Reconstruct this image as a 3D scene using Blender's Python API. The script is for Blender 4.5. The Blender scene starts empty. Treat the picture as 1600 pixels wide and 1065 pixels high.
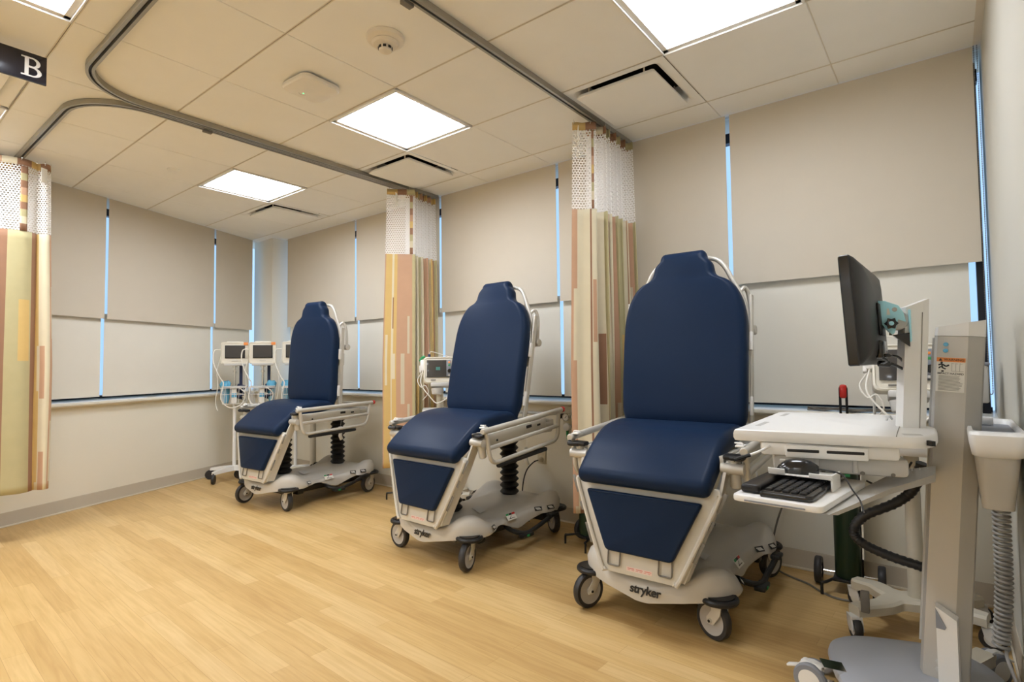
import bpy, bmesh, math, random
from mathutils import Vector, Matrix, Euler
random.seed(7)
S = bpy.context.scene
COL = S.collection
PI = math.pi
T = 0.61                      # ceiling module
H = 2.5935                    # ceiling height
JW = 2.4742 * T               # window wall offset in ceiling grid
V = Vector

# ------------------------------------------------------------------ materials
def _nt(name):
    m = bpy.data.materials.new(name); m.use_nodes = True
    nt = m.node_tree; nt.nodes.clear()
    out = nt.nodes.new('ShaderNodeOutputMaterial')
    return m, nt, out

def mat(name, col, rough=0.5, metal=0.0, spec=0.5, var=0.06, scale=14.0, bump=0.0, bscale=60.0, coat=0.0, sheen=0.0, stretch=None):
    """Principled surface with a slight procedural colour variation and optional bump"""
    m, nt, out = _nt(name)
    b = nt.nodes.new('ShaderNodeBsdfPrincipled')
    tc = nt.nodes.new('ShaderNodeTexCoord')
    n = nt.nodes.new('ShaderNodeTexNoise'); n.inputs['Scale'].default_value = scale; n.inputs['Detail'].default_value = 4
    nt.links.new(tc.outputs['Object'], n.inputs['Vector'])
    mx = nt.nodes.new('ShaderNodeMix'); mx.data_type = 'RGBA'
    c0 = [max(0, c * (1 - var)) for c in col]; c1 = [min(1, c * (1 + var)) for c in col]
    mx.inputs[6].default_value = (*c0, 1); mx.inputs[7].default_value = (*c1, 1)
    nt.links.new(n.outputs['Fac'], mx.inputs[0]); nt.links.new(mx.outputs[2], b.inputs['Base Color'])
    b.inputs['Roughness'].default_value = rough; b.inputs['Metallic'].default_value = metal
    b.inputs['Specular IOR Level'].default_value = spec
    b.inputs['Coat Weight'].default_value = coat
    b.inputs['Sheen Weight'].default_value = sheen
    if bump:
        n2 = nt.nodes.new('ShaderNodeTexNoise'); n2.inputs['Scale'].default_value = bscale; n2.inputs['Detail'].default_value = 5
        if stretch:
            mp = nt.nodes.new('ShaderNodeMapping'); mp.inputs['Scale'].default_value = stretch
            nt.links.new(tc.outputs['Object'], mp.inputs['Vector']); nt.links.new(mp.outputs[0], n2.inputs['Vector'])
        else:
            nt.links.new(tc.outputs['Object'], n2.inputs['Vector'])
        bp = nt.nodes.new('ShaderNodeBump'); bp.inputs['Strength'].default_value = bump; bp.inputs['Distance'].default_value = 0.004
        nt.links.new(n2.outputs['Fac'], bp.inputs['Height']); nt.links.new(bp.outputs[0], b.inputs['Normal'])
    nt.links.new(b.outputs[0], out.inputs[0])
    return m

def emit(name, col, strength):
    m, nt, out = _nt(name)
    e = nt.nodes.new('ShaderNodeEmission'); e.inputs[0].default_value = (*col, 1); e.inputs[1].default_value = strength
    nt.links.new(e.outputs[0], out.inputs[0]); return m

def glass_mat():
    m, nt, out = _nt('window glass')
    tr = nt.nodes.new('ShaderNodeBsdfTransparent'); tr.inputs[0].default_value = (0.94, 0.97, 1.0, 1)
    gl = nt.nodes.new('ShaderNodeBsdfGlossy'); gl.inputs['Roughness'].default_value = 0.01
    mx = nt.nodes.new('ShaderNodeMixShader')
    mx.inputs[0].default_value = 0.05; nt.links.new(tr.outputs[0], mx.inputs[1]); nt.links.new(gl.outputs[0], mx.inputs[2])
    nt.links.new(mx.outputs[0], out.inputs[0]); return m

def netting_mat():
    """white knotted net: staggered open cells cut through by transparency"""
    m, nt, out = _nt('white netting')
    N = nt.nodes.new; L = nt.links.new
    uv = N('ShaderNodeTexCoord'); sp = N('ShaderNodeSeparateXYZ'); L(uv.outputs['UV'], sp.inputs[0])
    def M(op, a, b=None):
        n = N('ShaderNodeMath'); n.operation = op
        for i, v in enumerate((a, b)):
            if v is None: continue
            if isinstance(v, (int, float)): n.inputs[i].default_value = v
            else: L(v, n.inputs[i])
        return n.outputs[0]
    u = M('DIVIDE', sp.outputs[0], 0.0190); v = M('DIVIDE', sp.outputs[1], 0.0150)
    row = M('FLOOR', v); odd = M('MULTIPLY', M('MODULO', row, 2.0), 0.5)
    fu = M('SUBTRACT', M('FRACT', M('ADD', u, odd)), 0.5); fv = M('SUBTRACT', M('FRACT', v), 0.5)
    d = M('SQRT', M('ADD', M('MULTIPLY', fu, fu), M('MULTIPLY', fv, fv)))
    th = M('GREATER_THAN', d, 0.375)
    b = N('ShaderNodeBsdfPrincipled'); b.inputs['Base Color'].default_value = (0.88, 0.86, 0.83, 1); b.inputs['Roughness'].default_value = 0.8
    tr = N('ShaderNodeBsdfTransparent'); mx = N('ShaderNodeMixShader')
    L(th, mx.inputs[0]); L(tr.outputs[0], mx.inputs[1]); L(b.outputs[0], mx.inputs[2]); L(mx.outputs[0], out.inputs[0])
    return m

def floor_mat():
    m, nt, out = _nt('maple plank floor')
    N = nt.nodes.new; L = nt.links.new
    tc = N('ShaderNodeTexCoord')
    mp = N('ShaderNodeMapping'); mp.inputs['Rotation'].default_value = (0, 0, math.radians(2.0)); L(tc.outputs['Object'], mp.inputs[0])
    br = N('ShaderNodeTexBrick'); L(mp.outputs[0], br.inputs[0])
    br.offset = 0.37; br.offset_frequency = 2
    br.inputs['Color1'].default_value = (0, 0, 0, 1); br.inputs['Color2'].default_value = (1, 1, 1, 1); br.inputs['Mortar'].default_value = (0.3, 0.3, 0.3, 1)
    br.inputs['Scale'].default_value = 1.0; br.inputs['Mortar Size'].default_value = 0.0007; br.inputs['Mortar Smooth'].default_value = 0.3; br.inputs['Bias'].default_value = 0.0
    br.inputs['Brick Width'].default_value = 0.92; br.inputs['Row Height'].default_value = 0.078
    rp = N('ShaderNodeValToRGB'); L(br.outputs['Color'], rp.inputs[0])
    e = rp.color_ramp.elements
    e[0].position = 0.0; e[0].color = (0.54, 0.350, 0.140, 1); e[1].position = 1.0; e[1].color = (0.66, 0.468, 0.225, 1)
    x = e.new(0.35); x.color = (0.61, 0.412, 0.175, 1); x = e.new(0.7); x.color = (0.635, 0.435, 0.19, 1)
    # grain, stretched along the plank
    mg = N('ShaderNodeMapping'); mg.inputs['Scale'].default_value = (1.6, 26, 1); L(mp.outputs[0], mg.inputs[0])
    ng = N('ShaderNodeTexNoise'); ng.inputs['Scale'].default_value = 2.2; ng.inputs['Detail'].default_value = 7; ng.inputs['Distortion'].default_value = 0.6; L(mg.outputs[0], ng.inputs[0])
    rg = N('ShaderNodeValToRGB'); L(ng.outputs['Fac'], rg.inputs[0])
    rg.color_ramp.elements[0].position = 0.30; rg.color_ramp.elements[0].color = (0.86, 0.82, 0.74, 1)
    rg.color_ramp.elements[1].position = 0.62; rg.color_ramp.elements[1].color = (1, 1, 1, 1)
    n2 = N('ShaderNodeTexNoise'); n2.inputs['Scale'].default_value = 2.6; n2.inputs['Detail'].default_value = 3; L(mp.outputs[0], n2.inputs[0])
    r2 = N('ShaderNodeValToRGB'); L(n2.outputs['Fac'], r2.inputs[0])
    r2.color_ramp.elements[0].position = 0.3; r2.color_ramp.elements[0].color = (0.94, 0.92, 0.88, 1); r2.color_ramp.elements[1].position = 0.7
    mu = N('ShaderNodeMix'); mu.data_type = 'RGBA'; mu.blend_type = 'MULTIPLY'; mu.inputs[0].default_value = 1
    L(rp.outputs[0], mu.inputs[6]); L(rg.outputs[0], mu.inputs[7])
    mu2 = N('ShaderNodeMix'); mu2.data_type = 'RGBA'; mu2.blend_type = 'MULTIPLY'; mu2.inputs[0].default_value = 1
    L(mu.outputs[2], mu2.inputs[6]); L(r2.outputs[0], mu2.inputs[7])
    mo = N('ShaderNodeMix'); mo.data_type = 'RGBA'; mo.blend_type = 'MULTIPLY'
    L(br.outputs['Fac'], mo.inputs[0]); L(mu2.outputs[2], mo.inputs[6]); mo.inputs[7].default_value = (0.72, 0.66, 0.56, 1)
    b = N('ShaderNodeBsdfPrincipled'); L(mo.outputs[2], b.inputs['Base Color'])
    b.inputs['Roughness'].default_value = 0.36; b.inputs['Specular IOR Level'].default_value = 0.28
    bp = N('ShaderNodeBump'); bp.inputs['Strength'].default_value = 0.05; bp.inputs['Distance'].default_value = 0.002
    L(ng.outputs['Fac'], bp.inputs['Height']); L(bp.outputs[0], b.inputs['Normal'])
    L(b.outputs[0], out.inputs[0]); return m

M_ = {}
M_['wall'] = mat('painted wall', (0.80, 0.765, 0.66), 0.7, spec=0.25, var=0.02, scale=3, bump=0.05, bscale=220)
M_['ceil'] = mat('ceiling tile', (0.88, 0.875, 0.85), 0.9, spec=0.1, var=0.025, scale=6, bump=0.12, bscale=300)
M_['tee'] = mat('ceiling grid tee', (0.74, 0.69, 0.60), 0.55, spec=0.3)
M_['void'] = mat('dark void', (0.02, 0.018, 0.015), 0.9, spec=0.0)
M_['floor'] = floor_mat()
M_['base'] = mat('vinyl cove base', (0.50, 0.44, 0.345), 0.5, spec=0.4, var=0.03)
M_['caulk'] = mat('pale caulk', (0.74, 0.68, 0.56), 0.5)
M_['shade_u'] = mat('tan shade fabric', (0.62, 0.565, 0.475), 0.85, spec=0.15, var=0.02, scale=8, bump=0.10, bscale=500)
M_['shade_l'] = mat('pale shade fabric', (0.76, 0.735, 0.66), 0.85, spec=0.15, var=0.02, scale=8, bump=0.10, bscale=500)
M_['hem'] = mat('shade hem bar', (0.76, 0.735, 0.66), 0.7, spec=0.25)
M_['sill'] = mat('white sill', (0.72, 0.68, 0.58), 0.28, spec=0.5, var=0.02)
M_['frame'] = mat('dark window frame', (0.012, 0.014, 0.022), 0.35, metal=0.3)
M_['glass'] = glass_mat()
M_['navy'] = mat('navy vinyl', (0.0085, 0.0200, 0.050), 0.42, spec=0.11, var=0.10, scale=5, bump=0.35, bscale=6)
M_['steel'] = mat('satin frame metal', (0.56, 0.535, 0.48), 0.38, metal=0.25, spec=0.5)
M_['plast'] = mat('warm grey plastic', (0.52, 0.49, 0.435), 0.36, spec=0.5, var=0.03)
M_['tray'] = mat('pale grey tray plastic', (0.60, 0.57, 0.50), 0.38, spec=0.5, var=0.03)
M_['black'] = mat('black rubber', (0.012, 0.011, 0.011), 0.42, spec=0.4, var=0.2)
M_['blackg'] = mat('black gloss plastic', (0.010, 0.010, 0.011), 0.16, spec=0.6, var=0.2)
M_['tire'] = mat('dark tyre rubber', (0.030, 0.028, 0.028), 0.45, spec=0.4, var=0.2)
M_['hub'] = mat('wheel hub grey', (0.42, 0.40, 0.37), 0.4)
M_['chrome'] = mat('polished chrome', (0.80, 0.78, 0.75), 0.08, metal=1.0)
M_['white'] = mat('white laminate', (0.84, 0.835, 0.82), 0.32, spec=0.5, var=0.015)
M_['whitep'] = mat('white plastic', (0.80, 0.79, 0.765), 0.35, spec=0.5, var=0.02)
M_['greyp'] = mat('light grey plastic', (0.52, 0.51, 0.485), 0.38, spec=0.5, var=0.02)
M_['cartbase'] = mat('cool grey cart base', (0.42, 0.445, 0.50), 0.34, spec=0.5, var=0.02)
M_['column'] = mat('anodised column', (0.50, 0.48, 0.44), 0.36, metal=0.2, var=0.02)
M_['bin'] = mat('slate bin liner', (0.22, 0.235, 0.27), 0.45)
M_['blue'] = mat('pale blue bracket', (0.42, 0.82, 0.98), 0.35)
M_['screen'] = mat('dark screen', (0.055, 0.052, 0.050), 0.12, spec=0.6)
M_['bezel'] = mat('ivory monitor case', (0.74, 0.70, 0.60), 0.4, var=0.02)
M_['beige'] = mat('beige enamel', (0.62, 0.57, 0.46), 0.4)
M_['orange'] = mat('orange label', (0.80, 0.27, 0.06), 0.5)
M_['red'] = mat('red grip', (0.55, 0.02, 0.015), 0.35)
M_['green'] = mat('green marking', (0.02, 0.26, 0.08), 0.45)
M_['tankgreen'] = mat('dark green cylinder', (0.012, 0.032, 0.014), 0.4)
M_['paper'] = mat('paper label', (0.80, 0.78, 0.72), 0.6)
M_['pinkpaper'] = mat('pale pink label', (0.78, 0.62, 0.55), 0.6)
M_['ink'] = mat('black ink', (0.015, 0.014, 0.014), 0.5)
M_['redink'] = mat('red ink', (0.60, 0.10, 0.06), 0.5)
M_['cable'] = mat('grey cable', (0.17, 0.155, 0.13), 0.5)
M_['wcable'] = mat('white cable', (0.76, 0.73, 0.66), 0.45)
M_['coil'] = mat('grey coil cord', (0.50, 0.475, 0.44), 0.42)
M_['bag'] = mat('clear blue plastic', (0.12, 0.40, 0.60), 0.25)
M_['track'] = mat('aluminium track', (0.36, 0.35, 0.31), 0.35, metal=0.6)
M_['signb'] = mat('black sign face', (0.012, 0.012, 0.022), 0.22, spec=0.6)
M_['outlet'] = mat('ivory outlet', (0.62, 0.56, 0.42), 0.4)
M_['detector'] = mat('cream detector', (0.78, 0.72, 0.62), 0.45)
M_['ap'] = mat('off white housing', (0.82, 0.79, 0.73), 0.4)
M_['net'] = netting_mat()
M_['navycuff'] = mat('navy cuff', (0.02, 0.03, 0.08), 0.7)
M_['blueglow'] = emit('monitor readout', (0.25, 0.6, 0.5), 0.35)
M_['led'] = emit('green indicator', (0.1, 1.0, 0.35), 2.0)
LAMP = 24.0
M_['lens'] = emit('light lens', (1.0, 1.045, 1.12), LAMP)
M_['lens_dim'] = emit('light lens dimmed', (1.0, 1.045, 1.12), LAMP * 0.70)
M_['wall_r_shaded'] = mat('painted side wall', (0.60, 0.585, 0.52), 0.7, spec=0.25, var=0.02, scale=3, bump=0.05, bscale=220)  # same paint as the other walls, darkened in colour against strong light here
FAB = {
 'cream': mat('cream cloth', (0.68, 0.61, 0.44), 0.8, spec=0.2, var=0.05, bump=0.05, bscale=200),
 'olive': mat('olive cloth', (0.47, 0.42, 0.235), 0.75, spec=0.2, var=0.06, bump=0.05, bscale=200),
 'gold': mat('gold cloth', (0.63, 0.44, 0.17), 0.75, spec=0.2, var=0.06, bump=0.05, bscale=200),
 'tan': mat('tan rose cloth', (0.52, 0.32, 0.205), 0.75, spec=0.2, var=0.06, bump=0.05, bscale=200),
 'brown': mat('brown cloth', (0.30, 0.165, 0.10), 0.75, spec=0.2, var=0.06, bump=0.05, bscale=200),
 'sand': mat('sand cloth', (0.58, 0.51, 0.37), 0.8, spec=0.2, var=0.05, bump=0.05, bscale=200),
}

# ------------------------------------------------------------------ mesh building
class MB:
    def __init__(s): s.bm = bmesh.new()
    def _new(s, verts, M):
        if M is not None:
            for v in verts: v.co = M @ v.co
    def box(s, c, d, rot=None, bev=0.0, seg=2, M=None):
        """box centred at c with full sizes d"""
        r = bmesh.ops.create_cube(s.bm, size=1.0); vs = r['verts']
        for v in vs: v.co = V((v.co.x * d[0], v.co.y * d[1], v.co.z * d[2]))
        if bev > 0:
            es = list({e for v in vs for e in v.link_edges})
            rb = bmesh.ops.bevel(s.bm, geom=es, offset=min(bev, min(d) * 0.49), segments=seg, affect='EDGES', profile=0.5)
            vs = list({v for f in rb['faces'] for v in f.verts} | {v for v in vs if v.is_valid})
        R = rot.to_matrix().to_4x4() if rot is not None else Matrix.Identity(4)
        X = Matrix.Translation(V(c)) @ R
        if M is not None: X = M @ X
        s._new(vs, X); return s
    def cyl(s, a, b, r, r2=None, n=20, bev=0.0):
        a, b = V(a), V(b); d = b - a; L = d.length
        q = d.normalized().to_track_quat('Z', 'Y').to_matrix().to_4x4(); X = Matrix.Translation(a) @ q
        r2 = r if r2 is None else r2
        if bev > 0:
            pr = [(0, 0), (r - bev, 0), (r, bev), (r2, L - bev), (r2 - bev, L), (0, L)]
        else: pr = [(0, 0), (r, 0), (r2, L), (0, L)]
        return s.lathe(pr, n, X)
    def lathe(s, prof, n=24, M=None):
        rings = []
        for (r, z) in prof:
            if r <= 1e-6: rings.append([s.bm.verts.new((0, 0, z))])
            else: rings.append([s.bm.verts.new((r * math.cos(2 * PI * i / n), r * math.sin(2 * PI * i / n), z)) for i in range(n)])
        for A, B in zip(rings, rings[1:]):
            for i in range(n):
                j = (i + 1) % n
                f = [A[0] if len(A) == 1 else A[i], A[0] if len(A) == 1 else A[j], B[0] if len(B) == 1 else B[j], B[0] if len(B) == 1 else B[i]]
                u = []
                for v in f:
                    if v not in u: u.append(v)
                if len(u) >= 3: s.bm.faces.new(u)
        s._new([v for R in rings for v in R], M); return s
    def loft(s, rings, cap=True, closed=True):
        R = [[s.bm.verts.new(p) for p in ring] for ring in rings]
        n = len(R[0])
        for A, B in zip(R, R[1:]):
            for i in range(n if closed else n - 1):
                j = (i + 1) % n
                s.bm.faces.new((A[i], A[j], B[j], B[i]))
        if cap and closed:
            s.bm.faces.new(list(reversed(R[0]))); s.bm.faces.new(R[-1])
        return s
    def tube(s, pts, r, n=10, res=6, smooth=True, closed=False):
        P = curve(pts, res, closed) if smooth else [V(p) for p in pts]
        m = len(P); rings = []; up = None
        for i in range(m):
            if closed: t = (P[(i + 1) % m] - P[i - 1]).normalized()
            else: t = (P[min(i + 1, m - 1)] - P[max(i - 1, 0)]).normalized()
            if up is None:
                up = V((0, 0, 1)) if abs(t.z) < 0.9 else V((1, 0, 0))
            a = (up - t * up.dot(t))
            if a.length < 1e-5: a = t.orthogonal()
            a.normalize(); b = t.cross(a); up = a
            rr = r(i / (m - 1)) if callable(r) else r
            rings.append([P[i] + (a * math.cos(2 * PI * k / n) + b * math.sin(2 * PI * k / n)) * rr for k in range(n)])
        if closed: rings.append(rings[0]); return s.loft(rings, cap=False)
        return s.loft(rings)
    def prism(s, poly, z0, z1, M=None, bev=0.0, seg=2):
        """polygon (x,y) extruded from z0 to z1"""
        b = bmesh.new()
        lo = [b.verts.new((p[0], p[1], z0)) for p in poly]; hi = [b.verts.new((p[0], p[1], z1)) for p in poly]
        n = len(poly)
        b.faces.new(list(reversed(lo))); top = b.faces.new(hi)
        for i in range(n): b.faces.new((lo[i], lo[(i + 1) % n], hi[(i + 1) % n], hi[i]))
        bmesh.ops.recalc_face_normals(b, faces=b.faces[:])
        if bev > 0:
            es = [e for e in b.edges if abs(e.verts[0].co.z - e.verts[1].co.z) < 1e-7]
            bmesh.ops.bevel(b, geom=es, offset=bev, segments=seg, affect='EDGES', profile=0.5)
        if M is not None: b.transform(M)
        me = bpy.data.meshes.new('tmp'); b.to_mesh(me); b.free(); s.bm.from_mesh(me); bpy.data.meshes.remove(me); return s
    def mesh(s, me, M=None):
        b = bmesh.new(); b.from_mesh(me)
        if M is not None: b.transform(M)
        t = bpy.data.meshes.new('tmp'); b.to_mesh(t); b.free(); s.bm.from_mesh(t); bpy.data.meshes.remove(t); return s
    def build(s, name, m, parent=None, world=False, ang=35, sub=0, label=None, uv=None):
        bmesh.ops.remove_doubles(s.bm, verts=s.bm.verts[:], dist=1e-6)
        bmesh.ops.recalc_face_normals(s.bm, faces=s.bm.faces[:])
        me = bpy.data.meshes.new(name)
        if world and parent is not None:
            s.bm.transform(world_of(parent).inverted())
        s.bm.to_mesh(me); s.bm.free()
        for x in (m if isinstance(m, (list, tuple)) else [m]): me.materials.append(x)
        me.polygons.foreach_set('use_smooth', [True] * len(me.polygons))
        me.set_sharp_from_angle(angle=math.radians(ang))
        o = bpy.data.objects.new(name, me); COL.objects.link(o)
        if parent is not None: o.parent = parent
        if sub:
            d = o.modifiers.new('Subdivision', 'SUBSURF'); d.levels = sub; d.render_levels = sub
        if label: o['label'] = label
        return o

def world_of(o):
    M = o.matrix_basis.copy()
    while o.parent is not None:
        o = o.parent; M = o.matrix_basis @ M
    return M

def curve(pts, res=6, closed=False):
    P = [V(p) for p in pts]; n = len(P); out = []
    if n < 3: return P
    segs = n if closed else n - 1
    for i in range(segs):
        p0 = P[(i - 1) % n] if closed or i > 0 else P[0] * 2 - P[1]
        p1 = P[i]; p2 = P[(i + 1) % n]
        p3 = P[(i + 2) % n] if closed or i + 2 < n else P[-1] * 2 - P[-2]
        for k in range(res):
            t = k / res
            out.append(0.5 * ((2 * p1) + (p2 - p0) * t + (2 * p0 - 5 * p1 + 4 * p2 - p3) * t * t + (3 * p1 - p0 - 3 * p2 + p3) * t ** 3))
    if not closed: out.append(P[-1])
    return out

def fillet(pts, r, k=5):
    """polyline with rounded corners"""
    P = [V(p) for p in pts]; out = [P[0]]
    for i in range(1, len(P) - 1):
        a = (P[i - 1] - P[i]); b = (P[i + 1] - P[i]); d = min(r, a.length * 0.49, b.length * 0.49)
        A = P[i] + a.normalized() * d; B = P[i] + b.normalized() * d
        for j in range(k + 1):
            t = j / k; out.append(A * (1 - t) ** 2 + P[i] * 2 * t * (1 - t) + B * t * t)
    out.append(P[-1]); return out

def rr(hw, hh, r, k=5):
    r = min(r, hw * 0.999, hh * 0.999); o = []
    for cx, cy, a0 in ((hw - r, hh - r, 0), (-hw + r, hh - r, 90), (-hw + r, -hh + r, 180), (hw - r, -hh + r, 270)):
        for i in range(k + 1):
            a = math.radians(a0 + 90 * i / k); o.append((cx + r * math.cos(a), cy + r * math.sin(a)))
    return o

def tag(o, label, cat, group=None, kind=None):
    if label: o['label'] = label
    if cat: o['category'] = cat
    if group: o['group'] = group
    if kind: o['kind'] = kind
    return o

def thing(name, label, cat, loc=(0, 0, 0), rz=0.0, group=None):
    o = bpy.data.objects.new(name, None); COL.objects.link(o)
    o.empty_display_size = 0.1; o.location = loc; o.rotation_euler = (0, 0, rz)
    return tag(o, label, cat, group)

def struct(o): o['kind'] = 'structure'; return o

def text_mesh(body, size, depth=0.0006, bold=0.0, shear=0.0, spacing=1.0):
    cu = bpy.data.curves.new('t', 'FONT'); cu.body = body; cu.size = size; cu.extrude = depth; cu.offset = bold; cu.shear = shear
    cu.space_character = spacing; cu.align_x = 'CENTER'; cu.align_y = 'CENTER'
    o = bpy.data.objects.new('t', cu); COL.objects.link(o)
    dg = bpy.context.evaluated_depsgraph_get(); dg.update()
    me = bpy.data.meshes.new_from_object(o.evaluated_get(dg))
    bpy.data.objects.remove(o); bpy.data.curves.remove(cu); return me

def frame_of(o, x, z):
    """matrix whose local X is x, local Z is z, located at o"""
    x = V(x).normalized(); z = V(z); z = (z - x * z.dot(x)).normalized(); y = z.cross(x)
    M = Matrix((x, y, z)).transposed().to_4x4(); M.translation = V(o); return M

# ------------------------------------------------------------------ room shell
L0 = V((-3.559, 0, 0)); LD = V((0.3812, -0.9245, 0)).normalized()
XR = 3.012                                   # right wall
YB = -7.6                                    # wall behind the camera
ML = frame_of(L0, -LD, (0, 0, 1))            # left wall: local x toward the corner, y outward
MW = Matrix.Identity(4)

o = MB().box((-0.3, -3.4, -0.05), (9.0, 8.9, 0.10)).build('floor', M_['floor']); struct(o)

def wall_low(name, M, x0, x1):
    b = MB(); b.box(((x0 + x1) / 2, 0.08, 0.415), (x1 - x0, 0.16, 0.83), M=M)
    b.box(((x0 + x1) / 2, 0.14, H + 0.10), (x1 - x0, 0.28, 0.2), M=M)
    return struct(b.build(name, M_['wall']))
wall_low('wall_back', MW, -3.7, XR + 0.15)
wall_low('wall_left', ML, -8.3, 0.12)
struct(MB().box((XR + 0.06, (YB + 0.16) / 2, 1.4), (0.12, -YB + 0.16, 2.8)).build('wall_right', M_['wall_r_shaded']))
struct(MB().box((0.0, YB - 0.06, 1.4), (6.6, 0.12, 2.8)).build('wall_front', M_['wall']))
struct(MB().box((-3.33, -0.02, 1.4), (0.41, 0.33, 2.8), bev=0.003, seg=1).build('wall_column', M_['wall']))

def baseboard(name, M, x0, x1, y=0.0):
    b = MB(); prof = [(0, 0), (-0.012, 0), (-0.007, 0.010), (-0.006, 0.095), (-0.003, 0.103), (0, 0.103)]
    b.loft([[M @ V((x, y + p[0], p[1])) for p in prof] for x in (x0, x1)])
    o = struct(b.build(name, M_['base']))
    c = MB().box(((x0 + x1) / 2, y - 0.013, 0.006), (x1 - x0, 0.008, 0.012), M=M, bev=0.002).build('caulk_line', M_['caulk'], o)
    return o
baseboard('baseboard_back', MW, -3.1, XR)
baseboard('baseboard_left', ML, -8.2, -0.15)
MR = frame_of((XR, 0, 0), (0, -1, 0), (0, 0, 1))
baseboard('baseboard_right', MR, 0.012, -YB)

# windows: one per bay, dark frame with its pane
WBACK = [-3.07, -1.76, -0.555, 0.655, 1.865, 3.0]
WLEFT = [-5.55, -4.37, -3.19, -2.02, -0.86, -0.29]
wn = 0
for M, bounds, tagw in ((MW, WBACK, 'b'), (ML, WLEFT, 'l')):
    for k in range(len(bounds) - 1):
        x0, x1 = bounds[k], bounds[k + 1]; wn += 1
        b = MB()
        b.box(((x0 + x1) / 2, 0.10, 0.885), (x1 - x0, 0.05, 0.036), M=M)
        b.box(((x0 + x1) / 2, 0.10, 2.50), (x1 - x0, 0.05, 0.06), M=M)
        b.box(((x0 + x1) / 2, 0.10, 1.68), (0.05, 0.05, 1.6), M=M)
        if tagw == 'b' and k == len(bounds) - 2:
            b.box((x1 - 0.022, 0.075, 1.7), (0.030, 0.06, 1.7), M=M)
        w = struct(b.build('window_%d' % wn, M_['frame']))
        MB().box(((x0 + x1) / 2, 0.10, 1.69), (x1 - x0 - 0.001, 0.008, 1.58), M=M).build('pane', M_['glass'], w)
for name, M, x0, x1 in (('trim_1', MW, -3.12, XR), ('trim_2', ML, -8.0, -0.18)):
    b = MB(); prof = [(0.155, 0.83), (0.155, 0.884), (0.075, 0.880), (-0.010, 0.868), (-0.040, 0.865), (-0.052, 0.861), (-0.058, 0.852), (-0.058, 0.842), (-0.050, 0.832), (-0.038, 0.828), (0.0, 0.828)]
    b.loft([[M @ V((x, p[0], p[1])) for p in prof] for x in (x0, x1)]); struct(b.build(name, M_['sill']))

# roller shades: an outer one stopping half way and an inner one down to the sill in every bay
def shade(M, x0, x1, z0, z1, y, m, label, group, chain=False):
    t = thing('roller_shade', label, 'window shade', M @ V(((x0 + x1) / 2, y, z0)), 0, group)
    MB().box(((x0 + x1) / 2, y, (z0 + z1) / 2), (x1 - x0, 0.0014, z1 - z0), M=M).build('fabric', m, t, world=True)
    MB().box(((x0 + x1) / 2, y + 0.0048, z0 + 0.014), (x1 - x0, 0.005, 0.026), bev=0.0015, M=M).build('hem_bar', M_['hem'] if m is M_['shade_l'] else m, t, world=True)
    return t
UP = ['tan roller shade stopping half way, first bay right of the corner column',
      'half lowered tan roller shade between the far recliner and the middle curtain',
      'half lowered tan roller shade directly behind the middle recliner',
      'half lowered tan roller shade behind the right curtain and nearest recliner',
      'widest half lowered tan roller shade behind the computer cart, touching the right wall']
LO = ['pale inner roller shade down to the sill, first bay right of the corner column',
      'pale full length inner shade just left of the middle curtain',
      'pale full length inner shade behind the middle recliner',
      'pale full length inner shade behind the right curtain and nearest recliner',
      'pale full length inner shade behind the black computer monitor']
for k in range(5):
    x0, x1 = WBACK[k], WBACK[k + 1]
    a = x0 + (0.012 if k else 0.030)
    e = x1 - (0.012 if k < 4 else 0.018)
    shade(MW, a, e, 1.58, H - 0.003, -0.046, M_['shade_u'], UP[k], 'outer roller shades')
    shade(MW, a + 0.002, e - (0.002 if k < 4 else 0.048), 0.897, 1.625, -0.010, M_['shade_l'], LO[k], 'inner roller shades')
UPL = {1: 'half lowered tan roller shade on the angled left wall, hidden past the left curtain', 2: 'half lowered tan roller shade just right of the left curtain',
       3: 'wide half lowered tan roller shade in the middle of the angled left wall', 4: 'narrow half lowered tan roller shade on the left wall beside the corner column',
       0: 'half lowered tan roller shade at the near end of the left wall'}
LOL = {1: 'pale inner shade on the angled left wall, hidden past the left curtain', 2: 'pale full length inner shade just right of the left curtain',
       3: 'wide pale full length inner shade in the middle of the angled left wall', 4: 'narrow pale inner shade behind the corner monitor stands',
       0: 'pale inner shade at the near end of the left wall'}
for k in range(1, 5):
    a, e = WLEFT[k] + 0.012, WLEFT[k + 1] - (0.012 if k < 4 else 0.03)
    shade(ML, a, e, 1.555, H - 0.003, -0.046, M_['shade_u'], UPL[k], 'outer roller shades')
    shade(ML, a + 0.002, e - 0.002, 0.897, 1.60, -0.010, M_['shade_l'], LOL[k], 'inner roller shades')
# bead chain at the right wall
t = thing('bead_chain', 'thin beaded pull chain hanging between the last shade and the right wall', 'pull chain', (2.992, -0.05, 0.98))
b = MB()
for i in range(150):
    z = H - 0.004 - i * 0.01075
    for dx in (-0.006, 0.006): b.lathe([(0, -0.0032), (0.0032, 0), (0, 0.0032)], 6, Matrix.Translation((2.992 + dx, -0.05, z)))
b.tube([(2.986, -0.05, 0.985), (2.987, -0.05, 0.975), (2.992, -0.05, 0.970), (2.997, -0.05, 0.975), (2.998, -0.05, 0.985)], 0.002, n=6)
b.cyl((2.986, -0.05, 0.98), (2.986, -0.05, H - 0.001), 0.0012, n=6); b.cyl((2.998, -0.05, 0.98), (2.998, -0.05, H - 0.001), 0.0012, n=6)
b.build('bead_loop', M_['cable'], t, world=True)

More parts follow.
